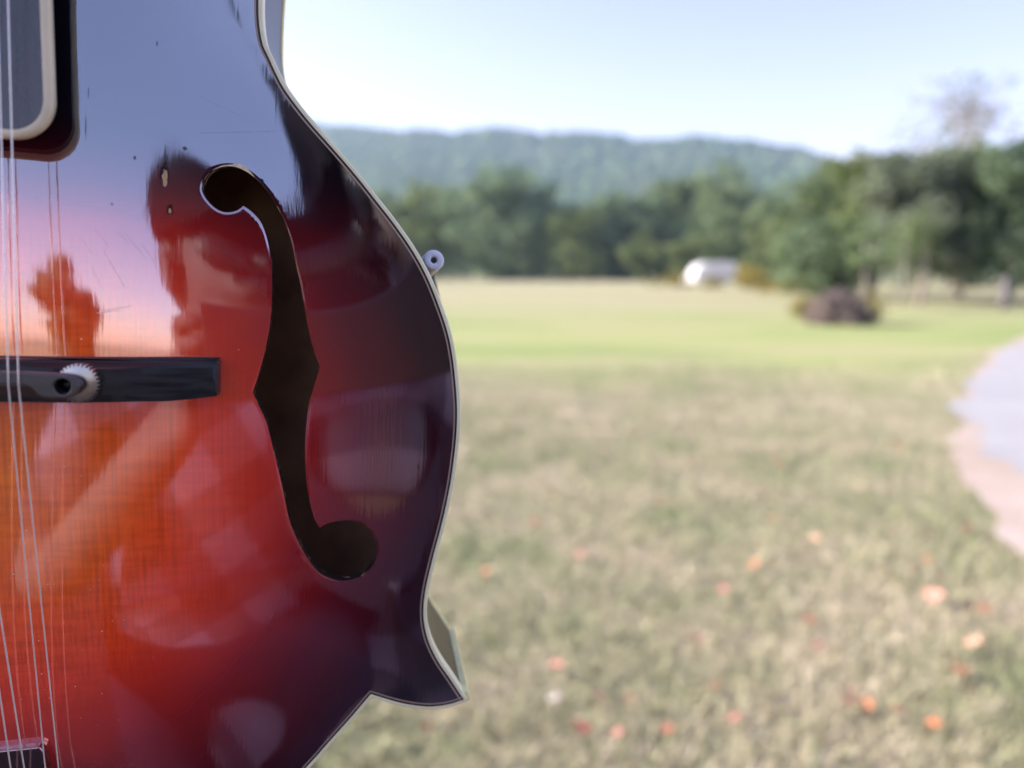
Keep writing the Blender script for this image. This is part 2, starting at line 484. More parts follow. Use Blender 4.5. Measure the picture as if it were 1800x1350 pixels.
# thin extra trunks under the near trees
def stem_tree(px, d, top, lab, bk, rad):
    r_ = empty('sapling', (at(px, d), d, 0), lab, 'sapling', 'thin trunks under the near trees')
    V, F = tube_np([(0, 0, -.1), (.03, 0, 1.0), (-.02, .02, 2.1), (.05, 0, top)], [rad * 1.2, rad, rad * .8, rad * .4], 7)
    mesh_obj('trunk', V, F, bk, r_)
    rg = np.random.default_rng(int(px))
    cs = np.array([(rg.uniform(-.7, .7), rg.uniform(-.7, .7), top * rg.uniform(.55, 1.0)) for _ in range(14)])
    V, F, T = leaf_cloud(cs, np.full(14, .45), 22, .12, rg)
    c_ = mesh_obj('crown', V, F, LEAF['mid'], r_, smooth=False)
    c_.data.attributes.new('tint', 'FLOAT', 'POINT').data.foreach_set('value', T.astype(np.float32))
stem_tree(1588, 31, 3.6, 'first thin dark sapling trunk right of the brush pile', BARK, .045)
stem_tree(1606, 33, 3.4, 'second thin dark sapling trunk right of the brush pile', BARK, .04)
stem_tree(1626, 31, 3.8, 'third dark sapling trunk right of the brush pile', BARK, .05)
po = empty('wooden_post', (at(1769, 28.5), 28.5, 0), 'stout grey wooden post standing at the field edge near the right side of the photo', 'post')
V, F = tube_np([(0, 0, -.1), (.01, 0, .5), (.03, 0, 1.12), (.03, 0, 1.16)], [.15, .14, .13, .10], 10); mesh_obj('shaft', V, F, simple_mat('grey_post', (.15, .14, .145), .9, scale=8, var=.3), po)
stem_tree(1520, 27, 3.0, 'dark sapling trunk rising behind the brush pile', BARK, .05)

# weeds: goldenrod clumps
def weeds(px, d, wpx, hpx, lab, kind='gold'):
    w = wpx * d / 1374; h = hpx * d / 1374
    r_ = empty('weed_clump', (at(px, d), d, 0), lab, 'weeds', 'tall yellow weeds round the field')
    rg = np.random.default_rng(int(px + d))
    V, F, cs = [], [], []
    for k in range(26):
        a = rg.normal(size=2) * w * .24; hh = h * rg.uniform(.55, 1.05) * (1 - min(.6, abs(a[0]) / w * .9))
        v, f = tube_np([(a[0], a[1], -.05), (a[0] * 1.08, a[1] * 1.08, hh * .6), (a[0] * 1.2, a[1] * 1.2, hh)], [w * .006 + .004] * 2 + [.003], 4)
        b = len(V); V += v; F += [tuple(i + b for i in q) for q in f]
        for s in (.45, .7, .95): cs.append((a[0] * 1.15, a[1] * 1.15, hh * s))
    tag(mesh_obj('stems', V, F, LEAF[kind], r_), kind='stuff')
    V, F, T = leaf_cloud(np.array(cs), np.full(len(cs), w * .11), 16, w * .035, rg)
    c_ = mesh_obj('foliage', V, F, LEAF[kind], r_, smooth=False)
    c_.data.attributes.new('tint', 'FLOAT', 'POINT').data.foreach_set('value', T.astype(np.float32))
weeds(1532, 20.5, 46, 62, 'yellow weed clump against the right flank of the brush pile')
weeds(1425, 22, 60, 50, 'yellow-green weeds against the left flank of the brush pile')
weeds(1318, 66, 110, 40, 'mass of golden weeds hiding the tail of the white camper')
weeds(1400, 50, 90, 36, 'golden weeds below the low dark tree left of the brush pile')
weeds(1195, 75, 60, 22, 'low golden weeds left of the white camper')

# brush pile
bp = empty('brush_pile', (at(1478, 20), 20, 0), 'dark purplish pile of cut brush and sticks on the mown field', 'brush pile')
bm = bmesh.new()
bmesh.ops.create_icosphere(bm, subdivisions=4, radius=1)
for v in bm.verts:
    c = v.co
    k = 1 + .24 * math.sin(c.x * 5 + 1) * math.cos(c.y * 6) + .17 * math.sin(c.z * 9 + c.x * 7) + random.uniform(-.05, .05)
    v.co = Vector((c.x * .72 * k + .05 * c.z, c.y * .6 * k, max(-.05, c.z * .66 * k)))
M_BRUSH = wood_material('brush_heap', [(.075, .06, .052), (.125, .10, .088), (.20, .165, .135)], 7.0)
bm_obj('heap', bm, M_BRUSH, bp, smooth=False)
V, F = [], []
rg = np.random.default_rng(5)
for k in range(260):
    a = rg.uniform(0, 2 * math.pi); b = rg.uniform(.05, 1.4)
    p = np.array([math.cos(a) * math.cos(b) * .74, math.sin(a) * math.cos(b) * .62, math.sin(b) * .74])
    d = rg.normal(size=3); d[2] *= .6; d /= np.linalg.norm(d); l = rg.uniform(.12, .38)
    v, f = tube_np([p - d * l, p + rg.normal(size=3) * .03, p + d * l], [.014, .012, .004], 4)
    b0 = len(V); V += v; F += [tuple(i + b0 for i in q) for q in f]
tag(mesh_obj('stick', V, F, wood_material('dry_sticks', [(.11, .08, .085), (.18, .14, .135), (.28, .22, .19)], 9.0), bp), kind='stuff')

# ------------------------------------------------------------------ white camper at the far field
M_CAMPER = simple_mat('camper_white', (.80, .79, .80), .35, var=.04, scale=2)
M_DARKGLASS = simple_mat('dark_glass', (.05, .06, .07), .12, var=.1)
M_RUBBER = simple_mat('rubber', (.03, .03, .03), .8)
M_STEELGREY = simple_mat('grey_steel', (.35, .34, .35), .45, metal=.6)
cd_ = 70
cp = empty('camper_trailer', (at(1252, cd_), cd_, 0), 'small white camper trailer with a rounded front parked at the far field edge', 'camper')
cp.rotation_euler = (0, 0, R(6))
prof = spline([(-1.85, .55), (-1.92, 1.05), (-1.72, 1.65), (-1.2, 2.08), (-.4, 2.22), (.6, 2.26), (1.45, 2.24), (1.86, 2.05), (1.9, 1.5), (1.5, .95), (1.0, .42), (.2, .36), (-.9, .38), (-1.6, .42), (-1.85, .55)], 5)[:-1]
n = len(prof)
V = [(x, -1, z) for x, z in prof] + [(x, 1, z) for x, z in prof]
F = [tuple(range(n)), tuple(range(2 * n - 1, n - 1, -1))] + [(i, n + i, n + (i + 1) % n, (i + 1) % n) for i in range(n)]
bevel(sharp(mesh_obj('body', V, F, M_CAMPER, cp)), .06, 3)
def box(name, c, s, mat, parent, bev=0, seg=2):
    bm = bmesh.new(); bmesh.ops.create_cube(bm, size=1)
    for v in bm.verts: v.co = Vector((v.co.x * s[0] + c[0], v.co.y * s[1] + c[1], v.co.z * s[2] + c[2]))
    o = bm_obj(name, bm, mat, parent, smooth=False)
    if bev: bevel(o, bev, seg)
    return o
w_ = box('window', (-.75, -1.01, 1.5), (.75, .04, .42), M_CAMPER, cp, .015)
box('pane', (-.75, -1.035, 1.5), (.64, .02, .32), simple_mat('hazy_glass', (.55, .56, .62), .25), w_)
d_ = box('door', (.45, -1.008, 1.25), (.62, .03, 1.5), M_CAMPER, cp, .015)
box('handle', (.2, -1.035, 1.2), (.05, .03, .12), M_STEELGREY, d_)
for sx in (-.18,):
    for sy in (-.93, .93):
        bm = bmesh.new(); bmesh.ops.create_cone(bm, cap_ends=True, segments=24, radius1=.31, radius2=.31, depth=.18)
        for v in bm.verts: v.co = Vector((v.co.x + sx, v.co.z + sy, v.co.y + .31))
        wh = bevel(bm_obj('wheel', bm, M_RUBBER, cp), .03)
        bm = bmesh.new(); bmesh.ops.create_cone(bm, cap_ends=True, segments=20, radius1=.17, radius2=.17, depth=.2)
        for v in bm.verts: v.co = Vector((v.co.x + sx, v.co.z + sy, v.co.y + .31))
        bm_obj('rim', bm, M_STEELGREY, wh)
V, F = tube_np([(-1.7, 0, .42), (-2.3, 0, .42), (-2.75, 0, .5)], [.05, .05, .05], 8); mesh_obj('hitch', V, F, M_STEELGREY, cp)
V, F = tube_np([(-2.4, 0, .45), (-2.4, 0, .7), (-2.4, 0, 1.0), (-2.4, 0, 1.05)], [.2, .22, .2, .08], 14); mesh_obj('gas_bottle', V, F, simple_mat('pale_enamel', (.55, .47, .46), .5), cp)

# ------------------------------------------------------------------ grass blades on the near lawn
NB = 90000
yb = 1.35 + 9.5 * rng.random(NB) ** 1.7
xb = rng.uniform(-.62, .80, NB) * (yb + .6)
ed = spline(shoulder)
order = np.argsort(ed[:, 1]); xe = np.interp(yb, ed[order, 1], ed[order, 0])
keep = xb < xe - .01 + np.abs(rng.normal(size=NB)) * .13 * (vnoise(xb, yb, .3) > .4)
xb, yb = xb[keep], yb[keep]; nb = len(xb)
pn = vnoise(xb, yb, .45) * .6 + vnoise(xb + 40, yb, .17) * .4
hb = (.018 + .034 * rng.random(nb)) * (.6 + .9 * pn)
ang = rng.uniform(0, 6.283, nb); wb = rng.uniform(.0025, .0055, nb); ln = rng.normal(size=(nb, 2)) * hb[:, None] * .8
P0 = np.stack([xb - np.cos(ang) * wb, yb - np.sin(ang) * wb, np.full(nb, -.02)], 1)
P1 = np.stack([xb + np.cos(ang) * wb, yb + np.sin(ang) * wb, np.full(nb, -.02)], 1)
P2 = np.stack([xb + ln[:, 0], yb + ln[:, 1], hb], 1)
GV = np.stack([P0, P1, P2], 1).reshape(-1, 3)
me = bpy.data.meshes.new('grass')
me.from_pydata(GV.tolist(), [], np.arange(3 * nb).reshape(-1, 3).tolist())
ta = me.attributes.new('tint', 'FLOAT', 'POINT')
tint = np.clip(.75 * vnoise(xb + 9, yb + 5, .6) + .35 * vnoise(xb, yb + 20, .2) - .1 + rng.normal(size=nb) * .18, 0, 1)
ta.data.foreach_set('value', np.repeat(tint, 3).astype(np.float32))
mg, nt, p = nodes('grass_blades')
a_ = N(nt, 'ShaderNodeAttribute', attribute_name='tint')
r_ = ramp(nt, [(0, (.18, .235, .11)), (.35, (.31, .315, .175)), (.6, (.45, .40, .275)), (1, (.57, .485, .38))]); nt.links.new(a_.outputs['Fac'], r_.inputs[0])
nt.links.new(r_.outputs[0], p.inputs['Base Color']); p.inputs['Roughness'].default_value = .8; p.inputs['Specular IOR Level'].default_value = .2
me.materials.append(mg)
go = bpy.data.objects.new('grass', me); COL.objects.link(go); tag(go, kind='stuff')

# ------------------------------------------------------------------ fallen leaves
def leaf_mesh(name, mat):
    pts = []
    for k in range(30):
        t = 2 * math.pi * k / 30
        r = .62 + .28 * abs(math.cos(2.5 * t)) ** 1.3 + .06 * math.sin(9 * t)
        if math.cos(t) < -.9: r *= .55
        pts.append((math.cos(t) * r, math.sin(t) * r * .86))
    V = [(0, 0, .10)] + [(x * .5, y * .5, .10 + .05 * math.sin(3 * i)) for i, (x, y) in enumerate(pts)] + [(x, y, .16 * math.sin(i * .7) + .16 * abs(y) + .05) for i, (x, y) in enumerate(pts)]
    n = 30
    F = [(0, 1 + i, 1 + (i + 1) % n) for i in range(n)] + [(1 + i, 1 + n + i, 1 + n + (i + 1) % n, 1 + (i + 1) % n) for i in range(n)]
    b = len(V)                                   # leaf stalk
    V += [(-.55, -.02, .08), (-.55, .02, .08), (-1.15, .03, .16), (-1.15, -.01, .16)]; F.append((b, b + 1, b + 2, b + 3))
    me = bpy.data.meshes.new(name); me.from_pydata(V, [], F); me.materials.append(mat)
    me.polygons.foreach_set('use_smooth', [True] * len(me.polygons))
    return me
LEAFC = {'red': (.40, .09, .065), 'pink': (.56, .24, .19), 'orange': (.55, .20, .085), 'peach': (.60, .36, .24), 'brown': (.26, .11, .055), 'tan': (.52, .42, .28), 'pale': (.52, .46, .41)}
LMESH = {k: leaf_mesh('fallen_leaf', simple_mat('leaf_' + k, c, .6, var=.25, scale=2.5)) for k, c in LEAFC.items()}
FALLEN = [
    (940, 932, 26, 'red', 'small red leaf alone in the grass right of the lower sound hole'),
    (1025, 994, 26, 'pink', 'left leaf of the pair of small red leaves in the middle of the lawn'),
    (1107, 1008, 26, 'red', 'right leaf of the pair of small red leaves in the middle of the lawn'),
    (851, 1026, 26, 'orange', 'small orange-brown leaf beside the inward curve of the mandolin'),
    (1378, 925, 26, 'orange', 'bright orange leaf farthest out of the three orange leaves mid-lawn'),
    (1458, 965, 34, 'peach', 'pale peach leaf nearest the drive of the three orange leaves mid-lawn'),
    (1350, 1013, 32, 'orange', 'light orange leaf nearest of the three orange leaves mid-lawn'),
    (1293, 1060, 32, 'pink', 'dull pink leaf below the three orange leaves'),
    (1685, 1076, 48, 'pink', 'large pink leaf lying in grass between the lawn middle and the drive'),
    (1697, 1040, 24, 'red', 'small red leaf touching the top of the large pink leaf'),
    (1735, 942, 30, 'red', 'red leaf in the grass beside the lower edge of the drive'),
    (1702, 912, 30, 'brown', 'brown leaf in the grass beside the lower edge of the drive'),
    (1457, 1120, 38, 'red', 'dull red leaf lying alone below the peach leaf'),
    (1475, 1172, 30, 'pink', 'faded pink leaf just below the lone dull red leaf'),
    (1248, 1156, 44, 'pink', 'bright pink leaf alone in the lower middle of the lawn'),
    (986, 1212, 40, 'pink', 'pink leaf right of the pointed tip of the mandolin'),
    (980, 1276, 40, 'pale', 'whitish leaf on the lawn below the pink leaf by the mandolin tip'),
    (1064, 1274, 34, 'pink', 'muted pink leaf between the whitish leaf and a small red leaf'),
    (1124, 1280, 30, 'red', 'small red leaf right of the muted pink leaf near the bottom edge'),
    (1030, 1336, 52, 'red', 'large red leaf at the bottom edge right of the mandolin'),
    (1102, 1346, 36, 'pink', 'pink leaf cut by the bottom edge next to the large red leaf'),
    (1197, 1340, 34, 'red', 'deep red leaf at the bottom edge in the middle of the lawn'),
    (738, 1338, 30, 'red', 'dark red leaf at the bottom edge left of the mandolin tip'),
    (1546, 1287, 42, 'red', 'red leaf touching an orange leaf in the lower right'),
    (1577, 1289, 36, 'orange', 'orange leaf touching a red leaf in the lower right'),
    (1545, 1264, 24, 'pink', 'small pink leaf just above the touching red and orange leaves'),
    (1631, 1304, 38, 'red', 'dark red leaf right of the touching red and orange leaves'),
    (1709, 1329, 36, 'orange', 'orange leaf near the bottom right corner'),
    (1694, 1290, 28, 'brown', 'small brown leaf above the orange leaf in the bottom right corner'),
    (1770, 1166, 44, 'peach', 'pale pink-orange leaf lying near the right edge of the photo'),
    (1748, 1222, 46, 'brown', 'dark red-brown leaf near the right edge below the pale leaf'),
    (1768, 1262, 40, 'brown', 'dark red-brown leaf closest to the bottom right corner'),
    (1728, 1198, 28, 'brown', 'small brown leaf above the dark red-brown leaf at the right edge'),
    (1783, 1102, 30, 'orange', 'small orange-brown leaf near the right edge above the pale leaf'),
    (1758, 1098, 26, 'brown', 'small brown leaf near the right edge beside the orange-brown one'),
    (1643, 1020, 24, 'brown', 'small dark leaf left of the large pink leaf'),
    (1668, 1004, 24, 'orange', 'tiny orange leaf beyond the large pink leaf'),
    (1600, 1026, 46, 'tan', 'pale tan leaf left of the large pink leaf'),
    (867, 766, 26, 'tan', 'pale yellowish leaf beside the widest part of the mandolin'),
    (1384, 820, 26, 'orange', 'faint orange leaf far up the lawn'),
    (1172, 893, 26, 'orange', 'faint orange leaf in the upper middle of the lawn'),
    (1326, 1322, 46, 'pink', 'long dull pink leaf lying near the bottom edge right of centre'),
    (1285, 1252, 30, 'brown', 'brownish red leaf below the bright pink leaf'),
    (1535, 865, 26, 'tan', 'tan leaf far up the lawn near the drive'),
    (1600, 790, 26, 'orange', 'brownish orange leaf beside the far bend of the drive'),
]
for i, (px, py, spx, col, lab) in enumerate(FALLEN):
    x, y = px_ground(px, py, .03)
    dist = math.sqrt(x * x + y * y + 1.6)
    s = spx * dist / 1374 * .385
    o = bpy.data.objects.new('fallen_leaf', LMESH[col]); COL.objects.link(o)
    o.location = (x, y, .022 + .008 * random.random()); o.scale = (s, s, s)
    o.rotation_euler = (R(random.uniform(-8, 32)), R(random.uniform(-20, 20)), random.uniform(0, 6.28))
    tag(o, lab, 'leaf', 'fallen leaves on the lawn')

# ------------------------------------------------------------------ mandolin
mm = .001
MX = Vector((.98409522, .17175211, -.04536299)); MY = Vector((.0446875, .00779922, .99897057)); MZ = Vector((.1719291, -.98510933, 0))
mand = empty('mandolin', (0, 0, 0), 'glossy red sunburst mandolin with cream binding held close to the camera', 'mandolin')
mand.matrix_world = Matrix(((MX.x, MY.x, MZ.x, -.13678924), (MX.y, MY.y, MZ.y, .20379807), (MX.z, MY.z, MZ.z, 1.27366136), (0, 0, 0, 1)))

OUT_R = [(0.0, 205.0, 0), (20.0, 205.0, 1), (22.0, 190.0, 0), (32.0, 176.0, 0), (50.0, 169.0, 0), (72.0, 172.0, 0), (99.0, 178.0, 1), (85.0, 158.0, 0), (74.0, 140.0, 0), (69.0, 120.0, 0), (67.7, 100.8, 0), (68.4, 91.3, 0), (70.3, 86.7, 0), (73.3, 80.7, 0), (76.3, 76.5, 0), (80.3, 71.8, 0), (84.3, 67.6, 0), (88.0, 63.8, 0), (93.2, 58.2, 0), (98.4, 52.2, 0), (103.9, 45.7, 0), (109.4, 38.4, 0), (113.9, 30.9, 0), (117.4, 23.1, 0), (120.4, 15.0, 0), (122.3, 6.7, 0), (123.6, -2.9, 0), (124.1, -10.2, 0), (123.9, -18.8, 0), (122.8, -30.4, 0), (120.8, -42.2, 0), (118.2, -53.9, 0), (116.3, -64.1, 0), (116.0, -71.9, 0), (117.5, -79.1, 0), (120.5, -85.7, 0), (124.5, -91.9, 0), (129.8, -100.2, 1), (124.5, -102.0, 0), (117.8, -102.6, 0), (110.6, -101.4, 0), (104.9, -99.6, 0), (100.0, -97.7, 1), (94.3, -104.8, 0), (87.3, -113.1, 0), (82.3, -119.1, 0), (62.0, -142.0, 0), (34.0, -157.0, 0), (0.0, -162.0, 0)]
FHOLE = [(53.6, 50.8, 0), (54.2, 53.3, 0), (55.9, 55.4, 0), (58.6, 56.7, 0), (61.4, 56.9, 0), (64.2, 55.9, 0), (67.0, 53.9, 0), (69.9, 50.7, 0), (72.1, 47.1, 0), (73.9, 43.4, 0), (75.8, 37.9, 0), (77.2, 31.4, 0), (78.2, 27.3, 0), (79.5, 20.7, 0), (80.8, 14.1, 0), (82.3, 8.4, 0), (83.8, 4.5, 1), (82.3, -1.0, 0), (81.0, -6.2, 0), (80.4, -12.1, 0), (80.1, -18.5, 0), (80.5, -26.2, 0), (81.4, -32.8, 0), (82.7, -38.4, 0), (84.3, -41.6, 1), (86.6, -40.4, 0), (90.7, -39.9, 0), (95.0, -40.6, 0), (98.3, -43.2, 0), (100.3, -47.4, 0), (100.4, -51.2, 0), (99.0, -55.0, 0), (96.4, -57.4, 0), (93.2, -58.3, 0), (90.0, -58.3, 0), (86.7, -56.9, 0), (84.1, -54.9, 0), (81.4, -51.1, 0), (78.9, -46.0, 0), (76.8, -40.8, 0), (75.7, -36.7, 0), (74.4, -29.5, 0), (72.9, -22.5, 0), (71.4, -16.1, 0), (69.9, -10.2, 0), (68.1, -6.0, 0), (66.6, -2.3, 1), (68.1, 2.6, 0), (69.7, 9.4, 0), (70.8, 16.4, 0), (71.1, 24.0, 0), (70.9, 31.5, 0), (70.0, 37.5, 0), (68.2, 42.6, 0), (65.8, 45.4, 0), (63.6, 46.9, 1), (61.9, 45.5, 0), (59.4, 44.9, 0), (57.1, 45.6, 0), (55.0, 47.5, 0), (53.9, 49.3, 0)]

def catmull(pts, step):
    res, segs, cur = [], [], []
    for p in pts:
        cur.append(p[:2])
        if p[2] and len(cur) > 1: segs.append(cur); cur = [p[:2]]
    segs.append(cur)
    for s in segs:
        s = np.array(s, float)
        if len(s) < 2: continue
        e = np.vstack([2 * s[0] - s[1], s, 2 * s[-1] - s[-2]])
        for i in range(1, len(e) - 2):
            p0, p1, p2, p3 = e[i - 1], e[i], e[i + 1], e[i + 2]
            n = max(1, int(np.linalg.norm(p2 - p1) / step))
            for k in range(n):
                t = k / n
                res.append(.5 * (2 * p1 + (p2 - p0) * t + (2 * p0 - 5 * p1 + 4 * p2 - p3) * t * t + (3 * p1 - p0 - 3 * p2 + p3) * t ** 3))
    res.append(np.array(pts[-1][:2], float))
    return np.array(res)

right = catmull(OUT_R, 1.2)
OUT = np.vstack([right, (right * [-1, 1])[::-1][1:-1]])           # clockwise
# f-hole: start at a corner so that the closed spline keeps its points
i0 = [i for i, p in enumerate(FHOLE) if p[2]][0]
fh = FHOLE[i0:] + FHOLE[:i0 + 1]
FH = catmull([(fh[0][0], fh[0][1], 0)] + fh[1:], .7)[:-1]
FH_L = (FH * [-1, 1])[::-1]

def inside(px, py, poly):
    c = np.zeros(px.shape, bool)
    a, b = poly, np.roll(poly, -1, 0)
    for (x0, y0), (x1, y1) in zip(a, b):
        if y0 == y1: continue
        c ^= ((y0 > py) != (y1 > py)) & (px < (x1 - x0) * (py - y0) / (y1 - y0) + x0)
    return c

def offset(poly, d, lim=1.6):
    """inset (d>0) for a clockwise polygon, mitred"""
    a = poly - np.roll(poly, 1, 0); b = np.roll(poly, -1, 0) - poly
    a /= np.linalg.norm(a, axis=1)[:, None] + 1e-12; b /= np.linalg.norm(b, axis=1)[:, None] + 1e-12
    na = np.stack([a[:, 1], -a[:, 0]], 1); nb_ = np.stack([b[:, 1], -b[:, 0]], 1)
    m = na + nb_; m /= np.linalg.norm(m, axis=1)[:, None] + 1e-12
    k = np.minimum(1 / np.maximum(.2, (m * na).sum(1)), lim)
    return poly + m * (d * k)[:, None]

# arch of the carved top: a membrane stretched over the outline gives a smooth dome
hgrid = 2.0
gxs = np.arange(-140, 141, hgrid); gys = np.arange(-172, 215, hgrid)
GX, GY = np.meshgrid(gxs, gys); MSK = inside(GX, GY, OUT)
U = np.zeros(GX.shape); par = np.add.outer(np.arange(GX.shape[0]), np.arange(GX.shape[1])) % 2
for it in range(700):
    for q in (0, 1):
        m_ = MSK & (par == q); nbv = np.zeros_like(U)
        nbv[1:-1, 1:-1] = U[2:, 1:-1] + U[:-2, 1:-1] + U[1:-1, 2:] + U[1:-1, :-2]
        U[m_] += 1.93 * ((nbv + hgrid * hgrid) / 4 - U)[m_]
U /= U.max()
def bsp(u): return [(1 - u) ** 3 / 6, (3 * u ** 3 - 6 * u * u + 4) / 6, (-3 * u ** 3 + 3 * u * u + 3 * u + 1) / 6, u ** 3 / 6]
def dome(x, y):
    fx = (x - gxs[0]) / 2; fy = (y - gys[0]) / 2
    ix = np.clip(np.floor(fx).astype(int), 1, len(gxs) - 3); iy = np.clip(np.floor(fy).astype(int), 1, len(gys) - 3)
    bx, by = bsp(fx - ix), bsp(fy - iy); r = 0
    for j in range(4):
        for i in range(4): r = r + by[j] * bx[i] * U[iy + j - 1, ix + i - 1]
    t = np.clip(r, 0, 1)
    return 16.0 * (2 * t * t - t ** 3)
def seg_dist(x, y, poly):
    a = poly; b = np.roll(poly, -1, 0); d = np.full(x.shape, 1e9)
    for (x0, y0), (x1, y1) in zip(a, b):
        dx, dy = x1 - x0, y1 - y0; t = np.clip(((x - x0) * dx + (y - y0) * dy) / (dx * dx + dy * dy + 1e-12), 0, 1)
        d = np.minimum(d, np.hypot(x - x0 - t * dx, y - y0 - t * dy))
    return d
def top_z(x, y):
    z = dome(x, y)
    ax = np.abs(x); near = (ax > 48) & (ax < 106) & (y > -64) & (y < 62)
    if near.any():
        d = seg_dist(ax[near], y[near], FH)
        z = z.copy(); z[near] -= .06 * np.exp(-(d / .38) ** 2)        # finish rolls over the edge of the sound hole
    return z
def hz(x, y): return float(dome(np.array([float(x)]), np.array([float(y)]))[0])

EDGE_TOP = offset(OUT, 2.15)
def ring_subset(poly, step):
    keep = [0]
    for i in range(1, len(poly)):
        if np.linalg.norm(poly[i] - poly[keep[-1]]) >= step: keep.append(i)
    return poly[keep]
pts = [EDGE_TOP, FH, FH_L]
cons = []; base = 0; allp = []
for poly in pts:
    n = len(poly); allp.append(poly); cons += [(base + i, base + (i + 1) % n) for i in range(n)]; base += n
for d in (.18, .38, .6, .9, 1.4, 2.1):
    o_ = offset(FH, -d) if d < .7 else ring_subset(offset(FH, -d), .55 + d * .2); keep = seg_dist(o_[:, 0], o_[:, 1], FH) > d * .9; o_ = o_[keep]; o_ = o_[~inside(o_[:, 0], o_[:, 1], FH)]
    allp += [o_, o_ * [-1, 1]]
g = [(x + (1.0 if j % 2 else 0), y) for j, y in enumerate(np.arange(-170, 212, 1.75)) for x in np.arange(-130, 131, 2.0)]
g = np.array(g)
ok = inside(g[:, 0], g[:, 1], offset(OUT, 3.2))
g = g[ok]; dfh = seg_dist(np.abs(g[:, 0]), g[:, 1], FH)
g = g[(dfh > 3.2) & ~inside(np.abs(g[:, 0]), g[:, 1], FH)]
allp.append(g)
allp = np.vstack(allp)
res = delaunay_2d_cdt([Vector(p) for p in allp], cons, [], 0, 1e-5)
cv_ = np.array([v[:] for v in res[0]]); cf_ = np.array([list(f) for f in res[2] if len(f) == 3])
cen = cv_[cf_].mean(1)
def keep_faces(cut):
    k = inside(cen[:, 0], cen[:, 1], EDGE_TOP)
    if cut: k &= ~inside(np.abs(cen[:, 0]), cen[:, 1], FH)
    return cf_[k]
def compact(fs):
    u, inv = np.unique(fs, return_inverse=True); return u, inv.reshape(fs.shape)
def plate_mesh(name, cut, zf, mat, flip=False, normals=True):
    fs = keep_faces(cut); u, fs = compact(fs); P = cv_[u]
    z = zf(P[:, 0], P[:, 1])
    # consistent winding towards +Z
    a, b, c = P[fs[:, 0]], P[fs[:, 1]], P[fs[:, 2]]
    cr = (b[:, 0] - a[:, 0]) * (c[:, 1] - a[:, 1]) - (b[:, 1] - a[:, 1]) * (c[:, 0] - a[:, 0])
    fs[cr < 0] = fs[cr < 0][:, ::-1]
    if flip: fs = fs[:, ::-1]
    o = mesh_obj(name, np.column_stack([P, z]) * mm, fs, mat, mand)
    if normals:
        e = .12
        nx_ = -(zf(P[:, 0] + e, P[:, 1]) - zf(P[:, 0] - e, P[:, 1])) / (2 * e); ny_ = -(zf(P[:, 0], P[:, 1] + e) - zf(P[:, 0], P[:, 1] - e)) / (2 * e)
        nn = np.column_stack([nx_, ny_, np.ones(len(P))]); nn /= np.linalg.norm(nn, axis=1)[:, None]
        o.data.normals_split_custom_set_from_vertices(nn.tolist())
    return o

